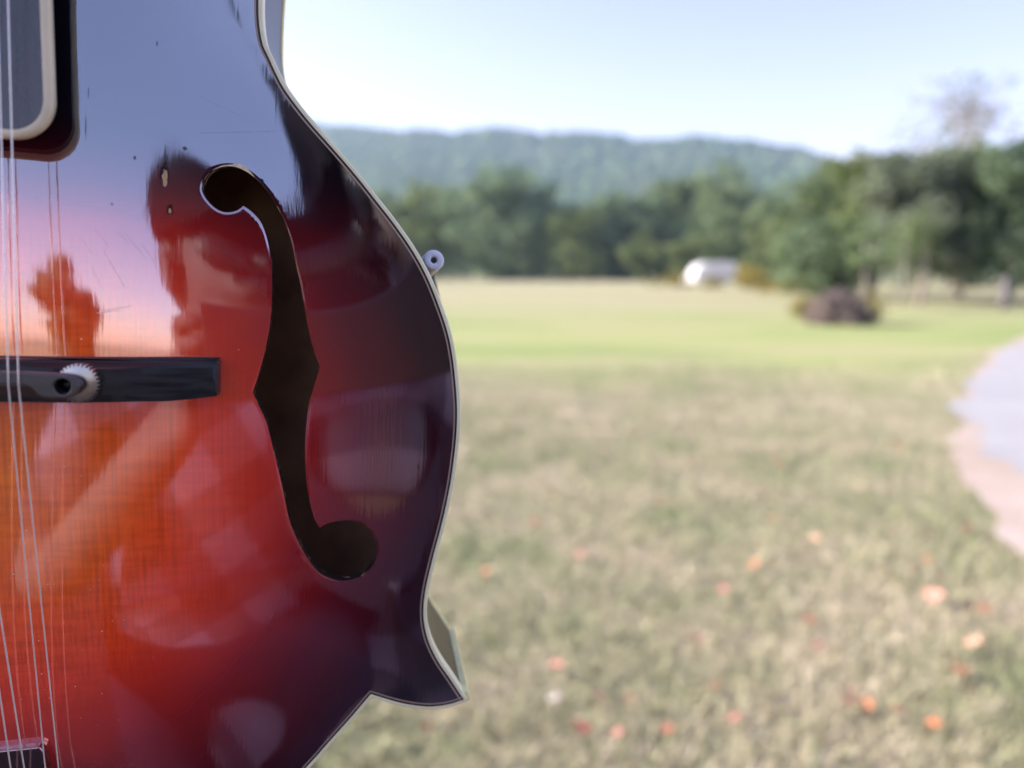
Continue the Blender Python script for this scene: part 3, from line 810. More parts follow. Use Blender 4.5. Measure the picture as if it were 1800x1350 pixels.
def finish_material():
    m, nt, p = nodes('sunburst_finish')
    L = nt.links
    tc = N(nt, 'ShaderNodeTexCoord')
    sc = N(nt, 'ShaderNodeVectorMath', operation='SCALE'); sc.inputs['Scale'].default_value = 1000.0       # millimetres
    L.new(tc.outputs['Object'], sc.inputs[0])
    sep = N(nt, 'ShaderNodeSeparateXYZ'); L.new(sc.outputs[0], sep.inputs[0])
    X_, Y_ = sep.outputs['X'], sep.outputs['Y']
    def noise(scale, stretch=(1, 1, 1), detail=4.0, rough=.55):
        mp = N(nt, 'ShaderNodeMapping'); mp.inputs['Scale'].default_value = stretch
        L.new(sc.outputs[0], mp.inputs[0])
        n = N(nt, 'ShaderNodeTexNoise', i_Scale=scale, i_Detail=detail, i_Roughness=rough); L.new(mp.outputs[0], n.inputs['Vector'])
        return n.outputs[0]
    # sprayed burst, measured as an ellipse round the bridge
    ex = math_n(nt, 'DIVIDE', X_, 82.0); ey = math_n(nt, 'ADD', math_n(nt, 'DIVIDE', math_n(nt, 'ADD', Y_, 21.0), 76.0), math_n(nt, 'MULTIPLY', math_n(nt, 'MAXIMUM', math_n(nt, 'SUBTRACT', Y_, 40.0), 0.0), .018))
    ey = math_n(nt, 'ADD', math_n(nt, 'MAXIMUM', ey, 0.0), math_n(nt, 'MULTIPLY', math_n(nt, 'MINIMUM', ey, 0.0), .84))
    rr = math_n(nt, 'SQRT', math_n(nt, 'ADD', math_n(nt, 'MULTIPLY', ex, ex), math_n(nt, 'MULTIPLY', ey, ey)))
    rr = math_n(nt, 'ADD', rr, math_n(nt, 'MULTIPLY_ADD', noise(.03, detail=2.0), .16, -.08))
    rr = math_n(nt, 'DIVIDE', rr, 2.0)
    burst = ramp(nt, [(0, (.92, .21, .008)), (.13, (.96, .165, .008)), (.25, (.96, .105, .012)), (.35, (.88, .062, .014)), (.43, (.60, .032, .014)), (.51, (.30, .014, .013)), (.6, (.13, .008, .012)), (.7, (.04, .005, .009)), (.8, (.012, .004, .008)), (.9, (.006, .004, .008))])
    L.new(rr, burst.inputs[0])
    grain = ramp(nt, [(.35, (.80, .74, .7)), (.5, (1, 1, 1)), (.68, (1.12, 1.16, 1.1))])
    L.new(noise(1.25, (1, .012, 1), 3.0), grain.inputs[0])
    flame = ramp(nt, [(.36, (.82, .72, .7)), (.52, (1, 1, 1)), (.7, (1.15, 1.28, 1.3))])
    L.new(noise(.30, (.22, 1.6, 1), 5.0, .65), flame.inputs[0])
    fade = N(nt, 'ShaderNodeMapRange', i_1=.48, i_2=.30); L.new(rr, fade.inputs[0])          # the dark stain hides the grain
    c = mix(nt, burst.outputs[0], grain.outputs[0], math_n(nt, 'MULTIPLY', fade.outputs[0], .8), 'MULTIPLY')
    c = mix(nt, c, flame.outputs[0], math_n(nt, 'MULTIPLY', fade.outputs[0], .6), 'MULTIPLY')
    # real marks: chips of bare wood, a crack, dings, dust
    def ell(cx, cy, rx, ry, soft=.25):
        a = math_n(nt, 'DIVIDE', math_n(nt, 'SUBTRACT', X_, cx), rx); b = math_n(nt, 'DIVIDE', math_n(nt, 'SUBTRACT', Y_, cy), ry)
        q = math_n(nt, 'SQRT', math_n(nt, 'ADD', math_n(nt, 'MULTIPLY', a, a), math_n(nt, 'MULTIPLY', b, b)))
        q = math_n(nt, 'ADD', q, math_n(nt, 'MULTIPLY_ADD', jag, 1.7, -.85))
        mr = N(nt, 'ShaderNodeMapRange', i_1=1 + soft, i_2=1 - soft); L.new(q, mr.inputs[0]); return mr.outputs[0]
    jag = noise(.8, detail=4.0)
    dark = None
    for q in ((44.8, 53.2, 1.05, 2.7), (46.2, 44.6, .75, 1.3), (44.9, 57.3, .16, 3.2), (49.4, 60.4, .45, .45), (38.0, 57.0, .35, .5), (71.2, 76.0, .14, 6.0), (70.6, 85.0, .12, 5.0), (27, 63.5, .14, 2.4), (42.6, 86, .2, .6), (33, 45, .25, .3), (112, -25, .25, .7), (27.5, 72, .1, 1.2)):
        e = ell(*q); dark = e if dark is None else math_n(nt, 'MAXIMUM', dark, e)
    bare = None
    for q in ((44.9, 52.5, .60, 2.0), (46.2, 44.3, .36, .7)):
        e = ell(*q, soft=.15); bare = e if bare is None else math_n(nt, 'MAXIMUM', bare, e)
    # crumbling bare edge at the upper eye of the sound hole
    c = mix(nt, c, (.02, .006, .008), dark)
    c = mix(nt, c, (.55, .36, .18), bare)
    # fine scratches left by picks
    def line(cx, cy, ln_, deg, w_):
        ca, sa_ = math.cos(R(deg)), math.sin(R(deg))
        dx = math_n(nt, 'SUBTRACT', X_, cx); dy = math_n(nt, 'SUBTRACT', Y_, cy)
        u = math_n(nt, 'ADD', math_n(nt, 'MULTIPLY', dx, ca), math_n(nt, 'MULTIPLY', dy, sa_)); v = math_n(nt, 'SUBTRACT', math_n(nt, 'MULTIPLY', dy, ca), math_n(nt, 'MULTIPLY', dx, sa_))
        v = math_n(nt, 'ADD', v, math_n(nt, 'MULTIPLY_ADD', jag, .5, -.25))
        q = math_n(nt, 'MAXIMUM', math_n(nt, 'ABSOLUTE', math_n(nt, 'DIVIDE', u, ln_ / 2)), math_n(nt, 'ABSOLUTE', math_n(nt, 'DIVIDE', v, w_)))
        mr = N(nt, 'ShaderNodeMapRange', i_1=1.2, i_2=.8); L.new(q, mr.inputs[0]); return mr.outputs[0]
    scr = None
    for q in ((27.3, 34.5, 4.5, -58, .07), (30.8, 36.5, 5.5, -55, .07), (33.7, 28.8, 10, -62, .08), (38, 35.5, 8.5, -52, .07), (29.5, 27, 5, -66, .06), (35.5, 37, 4, -40, .06), (41.5, 33, 5, -58, .06), (34.2, 19, 7, 13, .1), (32.4, 18.2, 5, 9, .07), (62, 66, 16, 8, .06), (58, 72, 10, -20, .05), (76, 49, 5, -35, .08)):
        e = line(*q); scr = e if scr is None else math_n(nt, 'MAXIMUM', scr, e)
    c = mix(nt, c, (.22, .07, .045), math_n(nt, 'MULTIPLY', scr, .6))
    # dust specks, thick below the bridge
    vd = N(nt, 'ShaderNodeTexVoronoi', feature='F1', i_Scale=.42, i_Randomness=1.0); L.new(sc.outputs[0], vd.inputs['Vector'])
    dz = ramp(nt, [(0, (1, 1, 1)), (.055, (1, 1, 1)), (.085, (0, 0, 0))]); L.new(vd.outputs['Distance'], dz.inputs[0])
    sel = N(nt, 'ShaderNodeMapRange', i_1=.50, i_2=.72); L.new(vd.outputs['Color'], sel.inputs[0])
    dust = math_n(nt, 'MULTIPLY', math_n(nt, 'MULTIPLY', dz.outputs[0], sel.outputs[0]), math_n(nt, 'MAXIMUM', ell(12, -60, 24, 56, .5), ell(30, 5, 32, 9, .4)))
    c = mix(nt, c, (.75, .62, .52), dust)
    L.new(c, p.inputs['Base Color'])
    p.inputs['Roughness'].default_value = .5
    p.inputs['Specular IOR Level'].default_value = .0
    # thick polished lacquer over the stain; worn patches are duller
    wear = ramp(nt, [(.36, (.03,) * 3), (.55, (.05,) * 3), (.75, (.10,) * 3)]); L.new(noise(.045, detail=6.0, rough=.7), wear.inputs[0])
    cr_ = math_n(nt, 'MAXIMUM', wear.outputs[0], math_n(nt, 'MULTIPLY', math_n(nt, 'MAXIMUM', dust, bare), .7))
    # the grain telegraphs through the lacquer: tiny vertical ridges
    hgt = math_n(nt, 'MULTIPLY_ADD', noise(1.0, (1, .03, 1), 2.0), 1.0, math_n(nt, 'MULTIPLY', noise(2.2, (.6, .25, 1), 2.0), .14))
    hgt = math_n(nt, 'SUBTRACT', hgt, math_n(nt, 'MULTIPLY', scr, .8))
    b = N(nt, 'ShaderNodeBump', i_Strength=1.0, i_Distance=7.5e-6); L.new(hgt, b.inputs['Height'])
    lw = N(nt, 'ShaderNodeLayerWeight', i_Blend=.25)
    gl = N(nt, 'ShaderNodeBsdfGlossy'); L.new(cr_, gl.inputs['Roughness']); L.new(b.outputs[0], gl.inputs['Normal'])
    gcol = ramp(nt, [(0, (.315, .335, .36)), (.5, (.45, .46, .48)), (1, (.9, .9, .9))]); L.new(lw.outputs['Fresnel'], gcol.inputs[0])
    L.new(mix(nt, gcol.outputs[0], (.02, .02, .02), math_n(nt, 'MAXIMUM', bare, math_n(nt, 'MULTIPLY', dark, .8))), gl.inputs['Color'])
    ad = N(nt, 'ShaderNodeAddShader'); L.new(p.outputs[0], ad.inputs[0]); L.new(gl.outputs[0], ad.inputs[1])
    L.new(ad.outputs[0], nt.nodes['Material Output'].inputs[0])
    return m
M_TOP = finish_material()
plate_mesh('soundboard', True, top_z, M_TOP)

# sound hole edges (4 mm of spruce, dark with bare chips)
m, nt, p = nodes('sound_hole_edge')
geo = N(nt, 'ShaderNodeTexCoord'); sc = N(nt, 'ShaderNodeVectorMath', operation='SCALE'); sc.inputs['Scale'].default_value = 1000.0
nt.links.new(geo.outputs['Object'], sc.inputs[0])
no = N(nt, 'ShaderNodeTexNoise', i_Scale=.5, i_Detail=5.0); nt.links.new(sc.outputs[0], no.inputs['Vector'])
sep = N(nt, 'ShaderNodeSeparateXYZ'); nt.links.new(sc.outputs[0], sep.inputs[0])
zone = N(nt, 'ShaderNodeMapRange', i_1=50.0, i_2=54.0); nt.links.new(sep.outputs['Y'], zone.inputs[0])
f = math_n(nt, 'MULTIPLY_ADD', zone.outputs[0], .2, no.outputs[0])
r_ = ramp(nt, [(.60, (.02, .012, .014)), (.68, (.55, .36, .20))]); nt.links.new(f, r_.inputs[0]); nt.links.new(r_.outputs[0], p.inputs['Base Color'])
p.inputs['Roughness'].default_value = .5
M_FEDGE = m
for poly in (FH, FH_L):
    n = len(poly); z0 = top_z(poly[:, 0], poly[:, 1])
    V = np.vstack([np.column_stack([poly, z0]), np.column_stack([poly, z0 - 1.2]), np.column_stack([offset(poly, -.15) if poly is FH else poly, z0 - 4])]) * mm
    F = [(k * n + i, k * n + (i + 1) % n, (k + 1) * n + (i + 1) % n, (k + 1) * n + i) for k in range(2) for i in range(n)]
    mesh_obj('sound_hole_edge', V, F, M_FEDGE, mand)
# bare splintered lip along the top of the upper eye and on the outer edge of the sound hole
V, F = [], []
M_BARE = simple_mat('bare_spruce', (.85, .62, .40), .8, var=.35, scale=900)
nfh = len(FH)
for (x0, x1, ymin, big) in ((55.6, 66.8, 52, 1.15), (71.6, 72.9, 45, 1.6)):
    idx = [i for i in range(nfh) if x0 < FH[i][0] < x1 and FH[i][1] > ymin]
    m_ = len(idx)
    wd = {i: big * min(1, k / 4, (m_ - 1 - k) / 4) * (.10 + 1.0 * max(0, float(vnoise(np.array([k * 1.0]), np.array([2.0]), 5.0)) * 1.3 - .25 + .25 * float(vnoise(np.array([k * 1.0]), np.array([9.0]), 1.7)))) for k, i in enumerate(idx)}
    nrm = (offset(FH, -1.0) - FH)
    for k in range(m_ - 1):
        i, j = idx[k], idx[k + 1]
        if j != i + 1: continue
        q, q2 = FH[i], FH[j]; o1, o2_ = q + nrm[i] * wd[i], q2 + nrm[j] * wd[j]
        zz = [float(top_z(np.array([a_[0]]), np.array([a_[1]]))[0]) for a_ in (q, o1, o2_, q2)]
        b = len(V); V += [(q[0], q[1], zz[0] + .06), (o1[0], o1[1], zz[1] + .07), (o2_[0], o2_[1], zz[2] + .07), (q2[0], q2[1], zz[3] + .06)]
        F.append((b, b + 1, b + 2, b + 3))
mesh_obj('chipped_lip', np.array(V) * mm, F, M_BARE, mand, smooth=False)

# edge bands: ivory binding, black and tan purfling lines
def band(name, d0, d1, z0, z1, mat, round_=0):
    a, b = offset(OUT, d0), offset(OUT, d1); n = len(OUT); rings = []
    K = 5 if round_ else 2
    for k in range(K):
        t = k / (K - 1); rings.append(np.column_stack([a * (1 - t) + b * t, np.full(n, z0 * (1 - t) + z1 * t + round_ * math.sin(math.pi * t))]))
    V = np.vstack(rings) * mm
    F = [(k * n + i, k * n + (i + 1) % n, (k + 1) * n + (i + 1) % n, (k + 1) * n + i) for k in range(K - 1) for i in range(n)]
    return mesh_obj(name, V, F, mat, mand)
M_IVORY = simple_mat('aged_ivory', (.97, .90, .58), .45, var=.06, scale=150, coat=.3)
M_BLACK = simple_mat('black_line', (.012, .012, .014), .35)
M_TAN = simple_mat('tan_line', (.50, .36, .27), .4)
a, b, n = offset(OUT, 0), offset(OUT, 1.12), len(OUT)
rings = [np.column_stack([b, np.full(n, -.05)]), np.column_stack([offset(OUT, .55), np.full(n, .12)]), np.column_stack([offset(OUT, .15), np.full(n, -.06)]), np.column_stack([a, np.full(n, -.4)]), np.column_stack([a, np.full(n, -4.2)])]
F = [(k * n + i, k * n + (i + 1) % n, (k + 1) * n + (i + 1) % n, (k + 1) * n + i) for k in range(4) for i in range(n)]
mesh_obj('binding', np.vstack(rings) * mm, F, M_IVORY, mand)
band('purfling', 1.12, 1.72, -.05, -.02, M_BLACK, .03)
band('purfling', 1.72, 2.15, -.02, 0, M_TAN, .03)
# ribs
M_RIB = simple_mat('dark_maple_rib', (.03, .018, .012), .35, var=.4, scale=60, spec=.35)
D_RIB = 43.0
a = offset(OUT, .3)
V = np.vstack([np.column_stack([a, np.full(n, z)]) for z in (-4.2, -15, -30, -D_RIB)]) * mm
F = [(k * n + i, k * n + (i + 1) % n, (k + 1) * n + (i + 1) % n, (k + 1) * n + i) for k in range(3) for i in range(n)]
mesh_obj('rib', V, F, M_RIB, mand)
ai = offset(OUT, 3.2)
V = np.vstack([np.column_stack([ai, np.full(n, z)]) for z in (-1.0, -D_RIB)]) * mm
F = [(i, (i + 1) % n, n + (i + 1) % n, n + i) for i in range(n)]
mesh_obj('lining', V, F, simple_mat('raw_maple', (.80, .56, .32), .8, scale=30, var=.2), mand)
M_YELLOW = simple_mat('yellowed_ivory', (.97, .86, .42), .6, var=.08, scale=200, spec=.1)
rings = [np.column_stack([offset(OUT, .5), np.full(n, -D_RIB + .1)])] + [np.column_stack([OUT, np.full(n, z)]) for z in (-D_RIB - .1, -D_RIB - 3.6)] + [np.column_stack([offset(OUT, 2.2), np.full(n, -D_RIB - 4.0)])]
F = [(k * n + i, k * n + (i + 1) % n, (k + 1) * n + (i + 1) % n, (k + 1) * n + i) for k in range(3) for i in range(n)]
mesh_obj('binding', np.vstack(rings) * mm, F, M_YELLOW, mand)
bk = plate_mesh('back', False, lambda x, y: -D_RIB - 4.0 - .8 * dome(x, y), [M_RIB, simple_mat('raw_back', (.58, .39, .22), .7, scale=60, var=.25)], flip=True, normals=False)
so = bk.modifiers.new('solid', 'SOLIDIFY'); so.thickness = .003; so.offset = -1; so.material_offset = 1; so.material_offset_rim = 0
# ivory guard strip down the ridge of each body point
for sgn in (1, -1):
    ip = int(np.argmin(np.hypot(OUT[:, 0] - sgn * 129.8, OUT[:, 1] + 100.2)))
    tip = offset(OUT, -.25, 3)[ip]; l_ = OUT[ip - 2 * 1]; r2 = OUT[(ip + 2) % n]
    ou = (tip - OUT[ip])
    A_ = OUT[ip - 2]; B_ = OUT[(ip + 2) % n]; d_A = (A_ - OUT[ip]) / np.linalg.norm(A_ - OUT[ip]); d_B = (B_ - OUT[ip]) / np.linalg.norm(B_ - OUT[ip])
    T = OUT[ip] * 1.0 + np.array([sgn * .35, -.2])
    ring = [T, OUT[ip] + d_A * 1.9 + np.array([sgn * .45, .05]), OUT[ip] + d_A * 2.6, OUT[ip] + d_B * 2.2]
    ring = [T + np.array([sgn * .45, 0]), OUT[ip] + d_A * 3.0 + np.array([sgn * 1.5, .3]), OUT[ip] + d_A * 3.4 - np.array([sgn * 1.2, 0]), OUT[ip] + d_B * 2.2 + np.array([0, -.35])]
    V = [(q[0], q[1], z) for z in (-.5, -D_RIB - 3.4) for q in ring]
    F = [(i, (i + 1) % 4, 4 + (i + 1) % 4, 4 + i) for i in range(4)] + [(3, 2, 1, 0), (4, 5, 6, 7)]
    o = mesh_obj('point_guard', np.array(V) * mm, F, M_YELLOW, mand, smooth=False)
    bevel(o, .0004, 2)

# --- generic flat plate with holes, given thickness
def slab(name, outline, zf_top, zf_bot, mat, holes=(), grid=0, parent=None, bev=0, smooth=False):
    outline = np.array(outline, float)
    P = [outline]; cons = [(i, (i + 1) % len(outline)) for i in range(len(outline))]; b = len(outline)
    for hl in holes:
        P.append(np.array(hl)); k = len(hl); cons += [(b + i, b + (i + 1) % k) for i in range(k)]; b += k
    if grid:
        x0, y0 = outline.min(0); x1, y1 = outline.max(0)
        q = np.array([(x, y) for x in np.arange(x0 + grid / 2, x1, grid) for y in np.arange(y0 + grid / 2, y1, grid)])
        if len(q):
            q = q[inside(q[:, 0], q[:, 1], outline)]; q = q[seg_dist(q[:, 0], q[:, 1], outline) > grid * .3] if len(q) else q
            if len(q): P.append(q)
    res = delaunay_2d_cdt([Vector(p) for p in np.vstack(P)], cons, [], 0, 1e-6)
    V2 = np.array([v[:] for v in res[0]]); F2 = np.array([list(f) for f in res[2] if len(f) == 3]); c = V2[F2].mean(1)
    k = inside(c[:, 0], c[:, 1], outline)
    for hl in holes: k &= ~inside(c[:, 0], c[:, 1], np.array(hl))
    F2 = F2[k]; nV = len(V2)
    a, b_, c_ = V2[F2[:, 0]], V2[F2[:, 1]], V2[F2[:, 2]]
    cr = (b_[:, 0] - a[:, 0]) * (c_[:, 1] - a[:, 1]) - (b_[:, 1] - a[:, 1]) * (c_[:, 0] - a[:, 0]); F2[cr < 0] = F2[cr < 0][:, ::-1]
    V = [(x, y, zf_top(x, y)) for x, y in V2] + [(x, y, zf_bot(x, y)) for x, y in V2]
    F = [tuple(f) for f in F2] + [tuple(f[::-1] + nV) for f in F2]
    cnt = {}
    for f in F2:
        for i in range(3):
            e = (f[i], f[(i + 1) % 3]); cnt[e] = cnt.get(e, 0) + 1
    for (i, j) in cnt:
        if (j, i) not in cnt: F.append((j, i, nV + i, nV + j))
    o = mesh_obj(name, np.array(V) * mm, F, mat, parent or mand, smooth=smooth)
    if bev:
        bmq = bmesh.new(); bmq.from_mesh(o.data); bmesh.ops.remove_doubles(bmq, verts=bmq.verts, dist=1e-7)
        bmesh.ops.dissolve_limit(bmq, angle_limit=R(.5), verts=bmq.verts, edges=bmq.edges) if not grid else None
        bmq.to_mesh(o.data); bmq.free()
        bevel(o, bev * mm, 3, 30)
    return o
def arc(cx, cy, r, a0, a1, n): return [(cx + r * math.cos(R(a0 + (a1 - a0) * k / n)), cy + r * math.sin(R(a0 + (a1 - a0) * k / n))) for k in range(n + 1)]

# --- fretboard extension, raised over the top
def ebony(name, rough, sc=(900, 90, 900), ior=1.9):
    m, nt, p = nodes(name)
    tc = N(nt, 'ShaderNodeTexCoord'); mp = N(nt, 'ShaderNodeMapping'); mp.inputs['Scale'].default_value = sc; nt.links.new(tc.outputs['Object'], mp.inputs[0])
    no = N(nt, 'ShaderNodeTexNoise', i_Scale=1.0, i_Detail=5.0); nt.links.new(mp.outputs[0], no.inputs['Vector'])
    r = ramp(nt, [(.35, (.010, .010, .012)), (.7, (.030, .027, .028))]); nt.links.new(no.outputs[0], r.inputs[0]); nt.links.new(r.outputs[0], p.inputs['Base Color'])
    rr = ramp(nt, [(.3, (rough * .8,) * 3), (.7, (rough * 1.25,) * 3)]); nt.links.new(no.outputs[0], rr.inputs[0]); nt.links.new(rr.outputs[0], p.inputs['Roughness'])
    b = N(nt, 'ShaderNodeBump', i_Strength=1.0, i_Distance=2e-6); nt.links.new(no.outputs[0], b.inputs['Height']); nt.links.new(b.outputs[0], p.inputs['Normal'])
    p.inputs['IOR'].default_value = ior
    return m
M_FB = ebony('ebony_board', .28)
M_EB = ebony('ebony_bridge', .42, (45, 700, 300))
M_EBASE = ebony('ebony_base', .38, (45, 700, 300), 1.45)
M_BLOCK = simple_mat('black_block', (.008, .007, .009), .35)
def fbz(x, y): return 24.0 - .075 * (y - 57.7)
hw = lambda y: 24.4 - (y - 66) * .031
fb_out = [(-hw(255), 255)] + [(hw(255), 255), (hw(66), 66.5)] + arc(15.6, 66.4, 8.7, 0, -90, 12)[1:] + [(-15.6, 57.7)] + arc(-15.6, 66.4, 8.7, -90, -180, 12)
fb_out = np.array(fb_out)                      # clockwise
def shrink(poly, d):
    q = offset(np.array(poly), d); return q
fbo = slab('fretboard', shrink(fb_out, 1.9), lambda x, y: fbz(x, y) + .02, lambda x, y: fbz(x, y) - 5, M_FB)
n_f = len(fb_out); i_in = shrink(fb_out, 1.9)
rings = []
for (q, dz_) in ((i_in, .02), (shrink(fb_out, 1.4), .1), (shrink(fb_out, .3), .05), (fb_out, -.4), (fb_out, -2.4), (i_in, -2.5)):
    rings.append(np.array([(x, y, fbz(x, y) + dz_) for x, y in q]))
F = [(k * n_f + i, k * n_f + (i + 1) % n_f, (k + 1) * n_f + (i + 1) % n_f, (k + 1) * n_f + i) for k in range(5) for i in range(n_f)]
fb_bind = mesh_obj('binding', np.vstack(rings) * mm, F, simple_mat('cream_binding', (.78, .68, .46), .4, var=.08, scale=120), fbo)
slab('extension_block', shrink(fb_out, 1.2), lambda x, y: fbz(x, y) - 2.6, lambda x, y: min(fbz(x, y) - 5.5, hz(x, y) + 4.5) if False else fbz(x, y) - 6.0, M_BLOCK, parent=mand)
slab('extension_block', [(-13, 255), (13, 255), (13, 75), (-13, 75)], lambda x, y: fbz(x, y) - 6.0, lambda x, y: (hz(x, y) - .5 if y < 200 else fbz(x, y) - 22), M_BLOCK, parent=mand)
# frets beyond the plain extension, dots, neck and head run on out of the frame
M_WHEEL = simple_mat('plated_wheel', (.52, .50, .46), .28, metal=1.0, var=.1, scale=700)
M_NICKEL = simple_mat('nickel', (.62, .60, .57), .22, metal=1.0, var=.08, scale=400)
for k in range(15):
    y = 353 - (353 - 0) * (1 - 2 ** (-(k + 1) / 12))
    if y < 140: break
    w2 = hw(min(y, 255)) - 2.2
    if y > 253: continue
    V, F = tube_np([(-w2, y, fbz(0, y) + .3), (w2, y, fbz(0, y) + .3)], [.6, .6], 6)
    mesh_obj('fret', np.array(V) * mm, F, M_NICKEL, fbo)
fb_up = np.array([(-hw(255), 353), (hw(255) - 3.2, 353), (hw(255), 255.4), (-hw(255), 255.4)])
fb_up[:, 0] = [-15.5, 15.5, 18.4, -18.4]
nk = slab('neck', [(-15.5, 352), (15.5, 352), (18.4, 200), (-18.4, 200)], lambda x, y: fbz(x, y) - .1 if y > 255 else fbz(x, y) - 6.2, lambda x, y: fbz(x, y) - 22, M_RIB, parent=mand, bev=6)
slab('headstock', [(-16, 353), (16, 353), (34, 385), (30, 440), (38, 478), (0, 470), (-38, 478), (-30, 440), (-34, 385)][::-1], lambda x, y: fbz(x, 353) - 3 - .25 * (y - 353), lambda x, y: fbz(x, 353) - 18 - .25 * (y - 353), M_BLOCK, parent=mand)

# --- bridge
def base_top(x): return 9.0 - 4.2 * max(0, (abs(x) - 34) / 25) ** 1.3
half = [(58.7, 6.2), (58.6, -2.5), (54, -3.0), (48, -3.4), (28.7, -3.5), (0, -3.5)]
b_out = [(0, 5.7)] + half + [(-x, y) for x, y in half[::-1]][1:]
base_o = slab('bridge_base', b_out, lambda x, y: hz(x, y) + base_top(x), lambda x, y: hz(x, y) - .4, M_EBASE, grid=1.5, smooth=False)
sharp(base_o, 30)
for pl in base_o.data.polygons: pl.use_smooth = True
fac = slab('bridge_foot', [(-58.4, 6.9), (58.4, 7.1), (58.4, 5.6), (-58.4, 5.6)], lambda x, y: hz(x, y) + (1.6 if y > 6.3 else base_top(x) * .55), lambda x, y: hz(x, y) - .3, M_EBASE, grid=1.5)
for sx in (1, -1):
    # knurled wheel
    ol = []
    for k in range(30 * 6):
        t = 2 * math.pi * k / 180; r = 4.8 if k % 6 in (0, 1, 2) else 4.2
        ol.append((sx * 29.0 + r * math.cos(-t), 1.45 + r * math.sin(-t)))
    zc = hz(29, 1.5)
    sharp(slab('thumbwheel', ol, lambda x, y: zc + 12.0 - .6 * ((x - sx * 29) ** 2 + (y - 1.45) ** 2) / 20, lambda x, y: zc + 9.2, M_WHEEL, grid=.7, smooth=True), 40)
    V, F = tube_np([(sx * 27.6, 1.5, zc + 8), (sx * 27.5, 1.5, zc + 14.0)], [1.7, 1.7], 20)
    mesh_obj('dark_hole_post', np.array(V) * mm, F, M_BLOCK, mand)  # post made black and filling the saddle hole, in place of the shade inside
sad_r = spline([(0, 4.7), (10, 4.7), (21.5, 4.6), (27.0, 4.3), (29.5, 3.7), (30.9, 2.6), (31.2, 1.2), (30.5, -.2), (28.6, -1.0), (25.5, -1.3), (23.2, -1.1), (21.8, -.1), (20.6, 1.1), (18.6, 1.75), (14, 1.75), (6, 1.75), (0, 1.75)], 5)
sad = np.vstack([sad_r, (sad_r * [-1, 1])[::-1][1:-1]])
hole = lambda s: [(s * 27.5 + 1.75 * math.cos(t), 1.5 + 1.75 * math.sin(t)) for t in np.linspace(0, 2 * math.pi, 25)[:-1]]
zs = hz(20, 2) + 16.4
sa = slab('bridge_saddle', sad, lambda x, y: zs, lambda x, y: zs - 3.4, M_EB, holes=[hole(1), hole(-1)], bev=.45)
slab('saddle_web', [(-25, 3.9), (25, 3.9), (25, .9), (-25, .9)], lambda x, y: zs - 3.4, lambda x, y: zs - 6.2, M_EB)
shade_slab = slab('saddle_web', [(-17.5, 1.72), (17.5, 1.72), (20, -1.6), (-20, -1.6)], lambda x, y: hz(x, 0) + 10.4, lambda x, y: hz(x, 0) + 8.4, simple_mat('shade_brown', (.045, .016, .012), .4, var=.3, scale=300))  # brown colour put in for the shade on the base under the saddle

# --- strings: from tailpiece over saddle towards the nut
M_STR = simple_mat('string_steel', (.90, .86, .84), .45, metal=.55, var=.05, scale=900)
M_BRONZE = simple_mat('string_bronze', (.62, .50, .36), .3, metal=1.0, var=.08, scale=900)
E_TOP = (14.9, 17.0); E_BR = (16.3, 18.5); E_TL = (13.3, 16.5)
crs = [((14.9, 17.05), (16.35, 18.45), (13.3, 16.6), .17, M_STR), ((4.6, 6.6), (5.2, 7.2), (4.9, 8.2), .21, M_STR), ((-6.6, -4.6), (-7.2, -5.2), (-8.2, -4.9), .30, M_BRONZE), ((-17.0, -14.9), (-18.45, -16.35), (-16.6, -13.3), .42, M_BRONZE)]
for tp, br, tl, rad, mt in crs:
    for a_, b_, c_ in zip(tp, br, tl):
        y1, y0, y2 = 350, 3.2, -106
        slope = (a_ - b_) / (87.6 - 4.7)
        V, F = tube_np([(c_, -118, 12.2), (c_, y2, 13.2), (b_ + (c_ - b_) * .02, y0 - 1.6, zs + .05 + rad), (b_, y0, zs + .12 + rad), (a_, 87.6, 25.9 + rad), (b_ + slope * (y1 - y0) * .62, y1, 3.5)], [rad] * 6, 8)
        mesh_obj('string', np.array(V) * mm, F, mt, mand)
# --- tailpiece
tp_out = [(-11.6, -101.6), (11.2, -100.4), (12.4, -102.0), (12.9, -108), (15, -158), (-15, -158), (-12.9, -108)]
slab('tailpiece', tp_out, lambda x, y: hz(6, -101) + 2.2, lambda x, y: hz(12, -130) - .5, simple_mat('tailpiece_nickel', (.45, .30, .30), .12, metal=1.0, scale=60), bev=.5)

# ------------------------------------------------------------------ back guard with sleeved clamp foot, gripping the rim
def to_world(x, y, z): return mand.matrix_world @ Vector((x * mm, y * mm, z * mm))
guard = empty('back_guard', (0, 0, 0), 'black wire back guard gripping the mandolin rim with a white sleeved foot', 'back guard')
guard.matrix_world = mand.matrix_world.copy()
M_SLEEVE = simple_mat('white_vinyl', (.86, .87, .93), .35, var=.05, scale=300)
M_SLEEVE.node_tree.nodes['Principled BSDF'].inputs['Subsurface Weight'].default_value = .3
M_SLEEVE.node_tree.nodes['Principled BSDF'].inputs['Subsurface Radius'].default_value = (.003, .003, .004)
fc = np.array([115.9, 35.6, -15.0]); ax_ = np.array([-.10, -.16, -1.0]); ax_ /= np.linalg.norm(ax_)
e1 = np.cross(ax_, [0, 1, 0]); e1 /= np.linalg.norm(e1); e2 = np.cross(ax_, e1)
Rr = 3.15
prof_ = [(.95, .9), (1.1, .15), (1.45, 0), (2.7, 0), (3.0, .2), (Rr, .6), (Rr, 6), (Rr, 17), (2.9, 17.5), (.9, 17.5)]
V, F = [], []; ns = 28
for (r, d) in prof_:
    for k in range(ns):
        t = 2 * math.pi * k / ns; V.append(fc + ax_ * d + r * (math.cos(t) * e1 + math.sin(t) * e2))
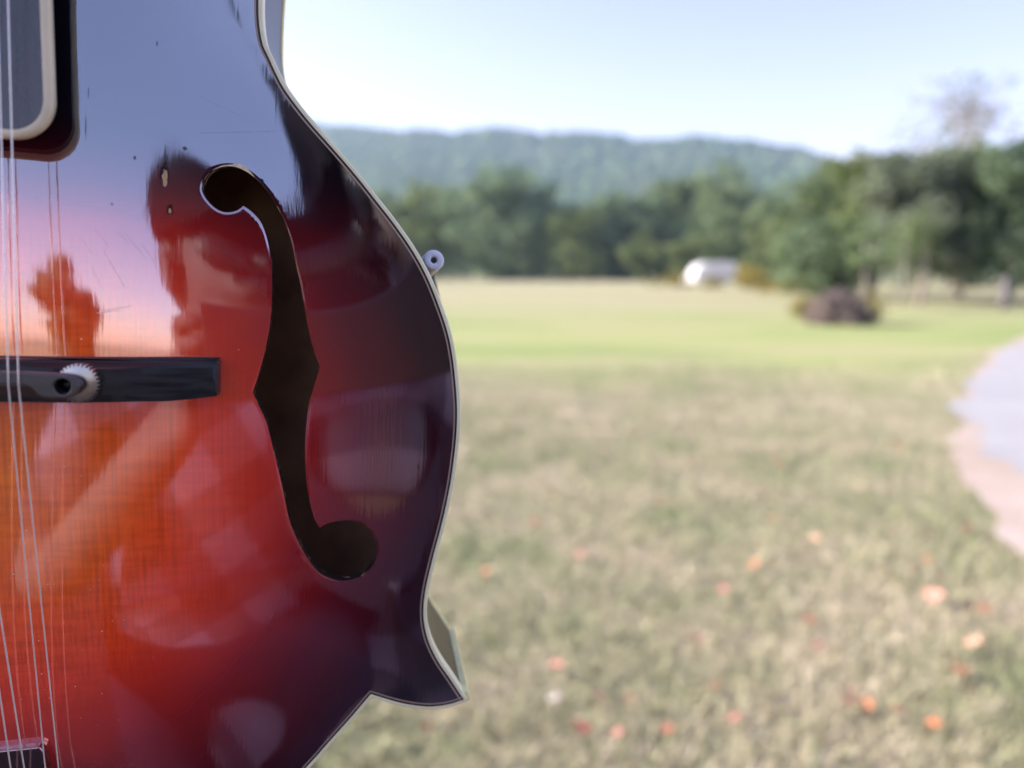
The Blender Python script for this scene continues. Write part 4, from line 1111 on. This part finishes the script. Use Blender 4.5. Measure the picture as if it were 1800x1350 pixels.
for j in range(len(prof_) - 1):
    F += [(j * ns + k, j * ns + (k + 1) % ns, (j + 1) * ns + (k + 1) % ns, (j + 1) * ns + k) for k in range(ns)]
slv = mesh_obj('foot_sleeve', np.array(V) * mm, F, M_SLEEVE, guard)
M_WIRE = simple_mat('black_wire', (.012, .018, .016), .4)
V = [fc + ax_ * .7 + r for r in (e1 * .95 + e2 * .45, e1 * -.15 + e2 * 1.0, e1 * -1.0 + e2 * .1, e1 * .2 - e2 * .95)] + [fc + ax_ * 17 + r * .6 for r in (e1 * .95 + e2 * .45, e1 * -.15 + e2 * 1.0, e1 * -1.0 + e2 * .1, e1 * .2 - e2 * .95)]
F = [(0, 1, 2, 3), (7, 6, 5, 4)] + [(i, (i + 1) % 4, 4 + (i + 1) % 4, 4 + i) for i in range(4)]
mesh_obj('foot_rod', np.array(V) * mm, F, M_WIRE, slv, smooth=False)
pw = [tuple(fc + ax_ * 16), tuple(fc + ax_ * 22 + np.array([.6, -3, 0])), (116.2, 32, -49), (118.9, 24, -51), (121.4, 14, -51.5), (123.2, 4, -51.5), (123.4, -10, -51.5), (121.5, -30, -51.5), (117, -55, -51.5), (109, -75, -53), (80, -105, -57), (40, -125, -60), (0, -132, -60)]
pw = pw + [(-x, y, z) for x, y, z in pw[::-1][1:]]
pp = spline(pw, 5)
V, F = tube_np(pp, [1.75] * len(pp), 10)
mesh_obj('wire_frame', np.array(V) * mm, F, M_WIRE, guard)
V = np.array(V) 
o2 = slv.copy(); COL.objects.link(o2); o2.scale = (-1, 1, 1)          # its twin on the far rim
o3 = [c for c in slv.children][0].copy(); COL.objects.link(o3); o3.parent = o2

# ------------------------------------------------------------------ the photographer, who shows only as a reflection in the lacquer
def skin(name, joints, links_, mats, parent, sub=2, root=0):
    bm = bmesh.new(); sl = bm.verts.layers.skin.verify(); vs = {}
    for i, (k, (co, r)) in enumerate(joints.items()):
        v = bm.verts.new(co); rr_ = r if isinstance(r, tuple) else (r, r); v[sl].radius = rr_; v[sl].use_root = (i == root); vs[k] = v
    for a, b in links_: bm.edges.new((vs[a], vs[b]))
    o = bm_obj(name, bm, mats, parent)
    s = o.modifiers.new('skin', 'SKIN'); s.use_smooth_shade = True; s.branch_smoothing = .5
    o.modifiers.new('sub', 'SUBSURF').levels = sub
    o.modifiers['sub'].render_levels = sub
    return o
PX, PY = .045, -.31
person = empty('person', (0, 0, 0), 'person in a long checked shirt and cap holding a phone, seen only as a reflection', 'person')
M_SKIN = simple_mat('skin', (.05, .032, .03), .75, scale=60, var=.08)
M_TROUSER = simple_mat('denim', (.006, .007, .016), .95, scale=200, var=.2, spec=.05)
M_CAP = simple_mat('cap_cloth', (.010, .008, .010), .95, scale=150, spec=.05)
M_SHOE = simple_mat('shoe_leather', (.06, .04, .03), .5)
M_HAIR = simple_mat('dark_hair', (.03, .02, .015), .6, scale=300, var=.4)
J = {
    'pelvis': ((PX, PY - .06, .82), (.15, .105)), 'waist': ((PX, PY - .05, .94), (.135, .10)), 'chest': ((PX + .01, PY - .03, 1.10), (.165, .115)), 'upper': ((PX + .03, PY - .02, 1.20), (.13, .095)),
    'neck': ((PX + .05, PY, 1.28), .052), 'jaw': ((PX + .065, PY + .045, 1.345), (.058, .07)), 'brow': ((PX + .07, PY + .03, 1.42), (.073, .09)), 'crown': ((PX + .07, PY + .015, 1.475), (.06, .07)),
    'nose': ((PX + .07, PY + .135, 1.382), .012),
    'sR': ((PX + .20, PY, 1.205), .062), 'eR': ((PX + .28, PY + .06, .98), .045), 'wR': ((PX + .14, PY + .235, 1.185), .029), 'hR': ((PX + .10, PY + .275, 1.24), (.036, .016)),
    'sL': ((PX - .15, PY, 1.205), .062), 'eL': ((PX - .25, PY + .05, .98), .045), 'wL': ((PX - .11, PY + .235, 1.185), .029), 'hL': ((PX - .07, PY + .275, 1.24), (.036, .016)),
    'hipR': ((PX + .095, PY - .06, .77), .098), 'kR': ((PX + .12, PY + .08, .45), .062), 'aR': ((PX + .11, PY - .05, .09), .04), 'tR': ((PX + .12, PY + .09, .05), .036),
    'hipL': ((PX - .095, PY - .06, .77), .098), 'kL': ((PX - .12, PY + .08, .45), .062), 'aL': ((PX - .11, PY - .05, .09), .04), 'tL': ((PX - .12, PY + .09, .05), .036),
}
LK = [('pelvis', 'waist'), ('waist', 'chest'), ('chest', 'upper'), ('upper', 'neck'), ('neck', 'jaw'), ('jaw', 'brow'), ('brow', 'crown'), ('jaw', 'nose'),
      ('upper', 'sR'), ('sR', 'eR'), ('eR', 'wR'), ('wR', 'hR'), ('upper', 'sL'), ('sL', 'eL'), ('eL', 'wL'), ('wL', 'hL'),
      ('pelvis', 'hipR'), ('hipR', 'kR'), ('kR', 'aR'), ('aR', 'tR'), ('pelvis', 'hipL'), ('hipL', 'kL'), ('kL', 'aL'), ('aL', 'tL')]
skin('body', J, LK, M_SKIN, person)
def grow(keys, d, over={}):
    o = {}
    for k in keys:
        co, r = J[k]; r = r if isinstance(r, tuple) else (r, r); o[k] = (over.get(k, co), (r[0] + d, r[1] + d))
    return o
# checked shirt
m, nt, p = nodes('checked_cloth')
tc = N(nt, 'ShaderNodeTexCoord'); mp = N(nt, 'ShaderNodeMapping'); mp.inputs['Rotation'].default_value = (0, R(24), 0); mp.inputs['Location'].default_value = (.06, 0, .06); nt.links.new(tc.outputs['Object'], mp.inputs[0])
sep = N(nt, 'ShaderNodeSeparateXYZ'); nt.links.new(mp.outputs[0], sep.inputs[0])
def stripe(s):
    q = math_n(nt, 'FRACT', math_n(nt, 'MULTIPLY', s, 1 / .14)); return math_n(nt, 'GREATER_THAN', q, .5)
sm = math_n(nt, 'MULTIPLY', math_n(nt, 'ADD', stripe(sep.outputs['X']), stripe(sep.outputs['Z'])), .5)
r_ = ramp(nt, [(0, (.025, .025, .04)), (.5, (.06, .048, .072)), (1, (.125, .10, .15))]); nt.links.new(sm, r_.inputs[0]); nt.links.new(r_.outputs[0], p.inputs['Base Color']); p.inputs['Specular IOR Level'].default_value = .05; p.inputs['Roughness'].default_value = .95
J['hem'] = ((PX, PY - .03, .56), (.175, .14))
ks = ['pelvis', 'waist', 'chest', 'upper', 'sR', 'eR', 'sL', 'eL', 'hem']
over = {k: tuple(np.array(J[k][0]) * .8 + np.array(J['s' + k[1]][0]) * .2) for k in ('eR', 'eL')}; over['pelvis'] = (PX, PY - .05, .80)
skin('shirt', grow(ks, .016, over), [l for l in LK if l[0] in ks and l[1] in ks] + [('pelvis', 'hem')], m, person)
ks = ['pelvis', 'hipR', 'kR', 'aR', 'hipL', 'kL', 'aL']
skin('trousers', grow(ks, .014), [l for l in LK if l[0] in ks and l[1] in ks], M_TROUSER, person)
for s in 'RL':
    skin('shoe', grow(['a' + s, 't' + s], .012), [('a' + s, 't' + s)], M_SHOE, person)
bm = bmesh.new(); bmesh.ops.create_uvsphere(bm, u_segments=24, v_segments=14, radius=1)
for v in bm.verts:
    z = v.co.z
    v.co = Vector((v.co.x * .092 + PX + .07, v.co.y * .108 + PY + .012, max(z, -.25) * .085 + 1.455))
    if v.co.y > PY + .095 and v.co.z < 1.46: v.co.y += .07; v.co.z = 1.443
bm_obj('cap', bm, M_CAP, person)
bm = bmesh.new(); bmesh.ops.create_uvsphere(bm, u_segments=20, v_segments=12, radius=1)
for v in bm.verts: v.co = Vector((v.co.x * .086 + PX + .07, min(v.co.y, .15) * .10 + PY, v.co.z * .085 + 1.39))
bm_obj('hair', bm, M_HAIR, person)
for sx in (-1, 1):
    bm = bmesh.new(); bmesh.ops.create_uvsphere(bm, u_segments=12, v_segments=8, radius=1)
    for v in bm.verts: v.co = Vector((v.co.x * .010 + PX + .07 + sx * .088, v.co.y * .02 + PY + .03, v.co.z * .032 + 1.385))
    bm_obj('ear', bm, M_SKIN, person)
    bm = bmesh.new(); bmesh.ops.create_uvsphere(bm, u_segments=12, v_segments=8, radius=.012)
    for v in bm.verts: v.co = v.co + Vector((PX + .07 + sx * .03, PY + .107, 1.405))
    bm_obj('eye', bm, M_DARKGLASS, person)
# dark whiskers and glasses added so that the face reflects dark
bm = bmesh.new(); bmesh.ops.create_uvsphere(bm, u_segments=20, v_segments=12, radius=1)
for v in bm.verts: v.co = Vector((v.co.x * .066 + PX + .067, v.co.y * .062 + PY + .066, v.co.z * .06 + 1.318))
bm_obj('added_beard', bm, M_HAIR, person)
for sx in (-1, 1):
    bm = bmesh.new(); bmesh.ops.create_uvsphere(bm, u_segments=16, v_segments=10, radius=1)
    for v in bm.verts: v.co = Vector((v.co.x * .031 + PX + .07 + sx * .034, v.co.y * .012 + PY + .128, v.co.z * .022 + 1.405))
    bm_obj('added_lens', bm, simple_mat('added_lens_black', (.01, .01, .012), .5), person)
PHX, PHZ = .060, 1.280
# hands: four fingers of unequal length behind the phone's back edge and a thumb along the side
for s, sx in (('R', 1), ('L', -1)):
    h = Vector(J['h' + s][0]); ex = PHX + sx * .078
    for k, ln_ in enumerate((.9, 1.0, .95, .75)):
        z = PHZ - .030 + .017 * k
        j = {0: (tuple(h), .011), 1: ((ex + sx * .012, -.035, z), .0085), 2: ((ex + sx * .010, -.012, z + .002), .0078), 3: ((ex - sx * .012 * ln_, -.0015, z + .003), .0072), 4: ((ex - sx * .030 * ln_ + sx * .004, .0002, z + .003), .006)}
        if sx < 0:                              # keep the lens end of the phone clear
            j[3] = ((ex + .001, -.010, z + .003), .007); j[4] = ((ex + .004, -.020, z + .003), .006)
        skin('finger', j, [(0, 1), (1, 2), (2, 3), (3, 4)], M_SKIN, person, 1)
    skin('thumb', {0: (tuple(h), .014), 1: ((ex + sx * .004, -.045, PHZ - .02), .011), 2: ((ex - sx * .012, -.028, PHZ - .005), .0095), 3: ((ex - sx * .026, -.024, PHZ + .008), .008)}, [(0, 1), (1, 2), (2, 3)], M_SKIN, person, 1)
phone = empty('phone', (PHX, 0, PHZ), 'black phone held sideways by the photographer, seen only as a reflection', 'phone')
bx = box('case', (0, -.0105, 0), (.156, .008, .078), simple_mat('phone_black', (.012, .012, .014), .3), phone, .003, 3)
box('screen', (0, -.0152, 0), (.146, .001, .068), simple_mat('phone_screen', (.01, .01, .012), .08), phone)
# a tree behind the photographer, and a barn added to reflect as a dark mass
tree('yard_tree', -1.0, -24, 5.0, 3.4, 'dark', 'dark tree behind the photographer, reflected left of the bridge wheel', low=.0, clumps=130, per=34, lsize=.3, seed=300)
barn = empty('barn', (10.0, -10.5, 0), 'added dark board barn behind the photographer, seen only as a reflection', 'barn')
M_BOARD = simple_mat('dark_board', (.014, .009, .012), .9, scale=4, var=.3, spec=.05)
V = [(-5, 0, -.1), (5, 0, -.1), (5, -7, -.1), (-5, -7, -.1), (-5, 0, 4.9), (5, 0, 4.9), (5, -7, 4.9), (-5, -7, 4.9), (-5, -3.5, 6.4), (5, -3.5, 6.4)]
mesh_obj('wall', V, [(0, 1, 5, 4), (1, 2, 6, 9, 5), (2, 3, 7, 6), (3, 0, 4, 8, 7)], M_BOARD, barn, smooth=False)
mesh_obj('roof', [(-5.3, .4, 4.8), (5.3, .4, 4.8), (5.3, -3.5, 6.6), (-5.3, -3.5, 6.6), (5.3, -7.4, 4.8), (-5.3, -7.4, 4.8), (-5.3, .4, 4.7), (5.3, .4, 4.7)], [(0, 1, 2, 3), (3, 2, 4, 5), (6, 7, 1, 0)], simple_mat('dark_roof', (.03, .03, .035), .7), barn, smooth=False)

# ------------------------------------------------------------------ air
hm = bpy.data.materials.new('haze_air'); hm.use_nodes = True
nt = hm.node_tree; nt.nodes.remove(nt.nodes['Principled BSDF'])
pv = N(nt, 'ShaderNodeVolumePrincipled'); pv.inputs['Color'].default_value = (.58, .78, 1.0, 1); pv.inputs['Density'].default_value = HAZE; pv.inputs['Anisotropy'].default_value = .3
nt.links.new(pv.outputs[0], nt.nodes['Material Output'].inputs['Volume'])
bm = bmesh.new(); bmesh.ops.create_cube(bm, size=1)
for v in bm.verts: v.co = Vector((v.co.x * 3300, v.co.y * 2360 + 720, (v.co.z + .5) * 281 - 1 - 19))
tag(bm_obj('haze', bm, hm, smooth=False), kind='stuff')
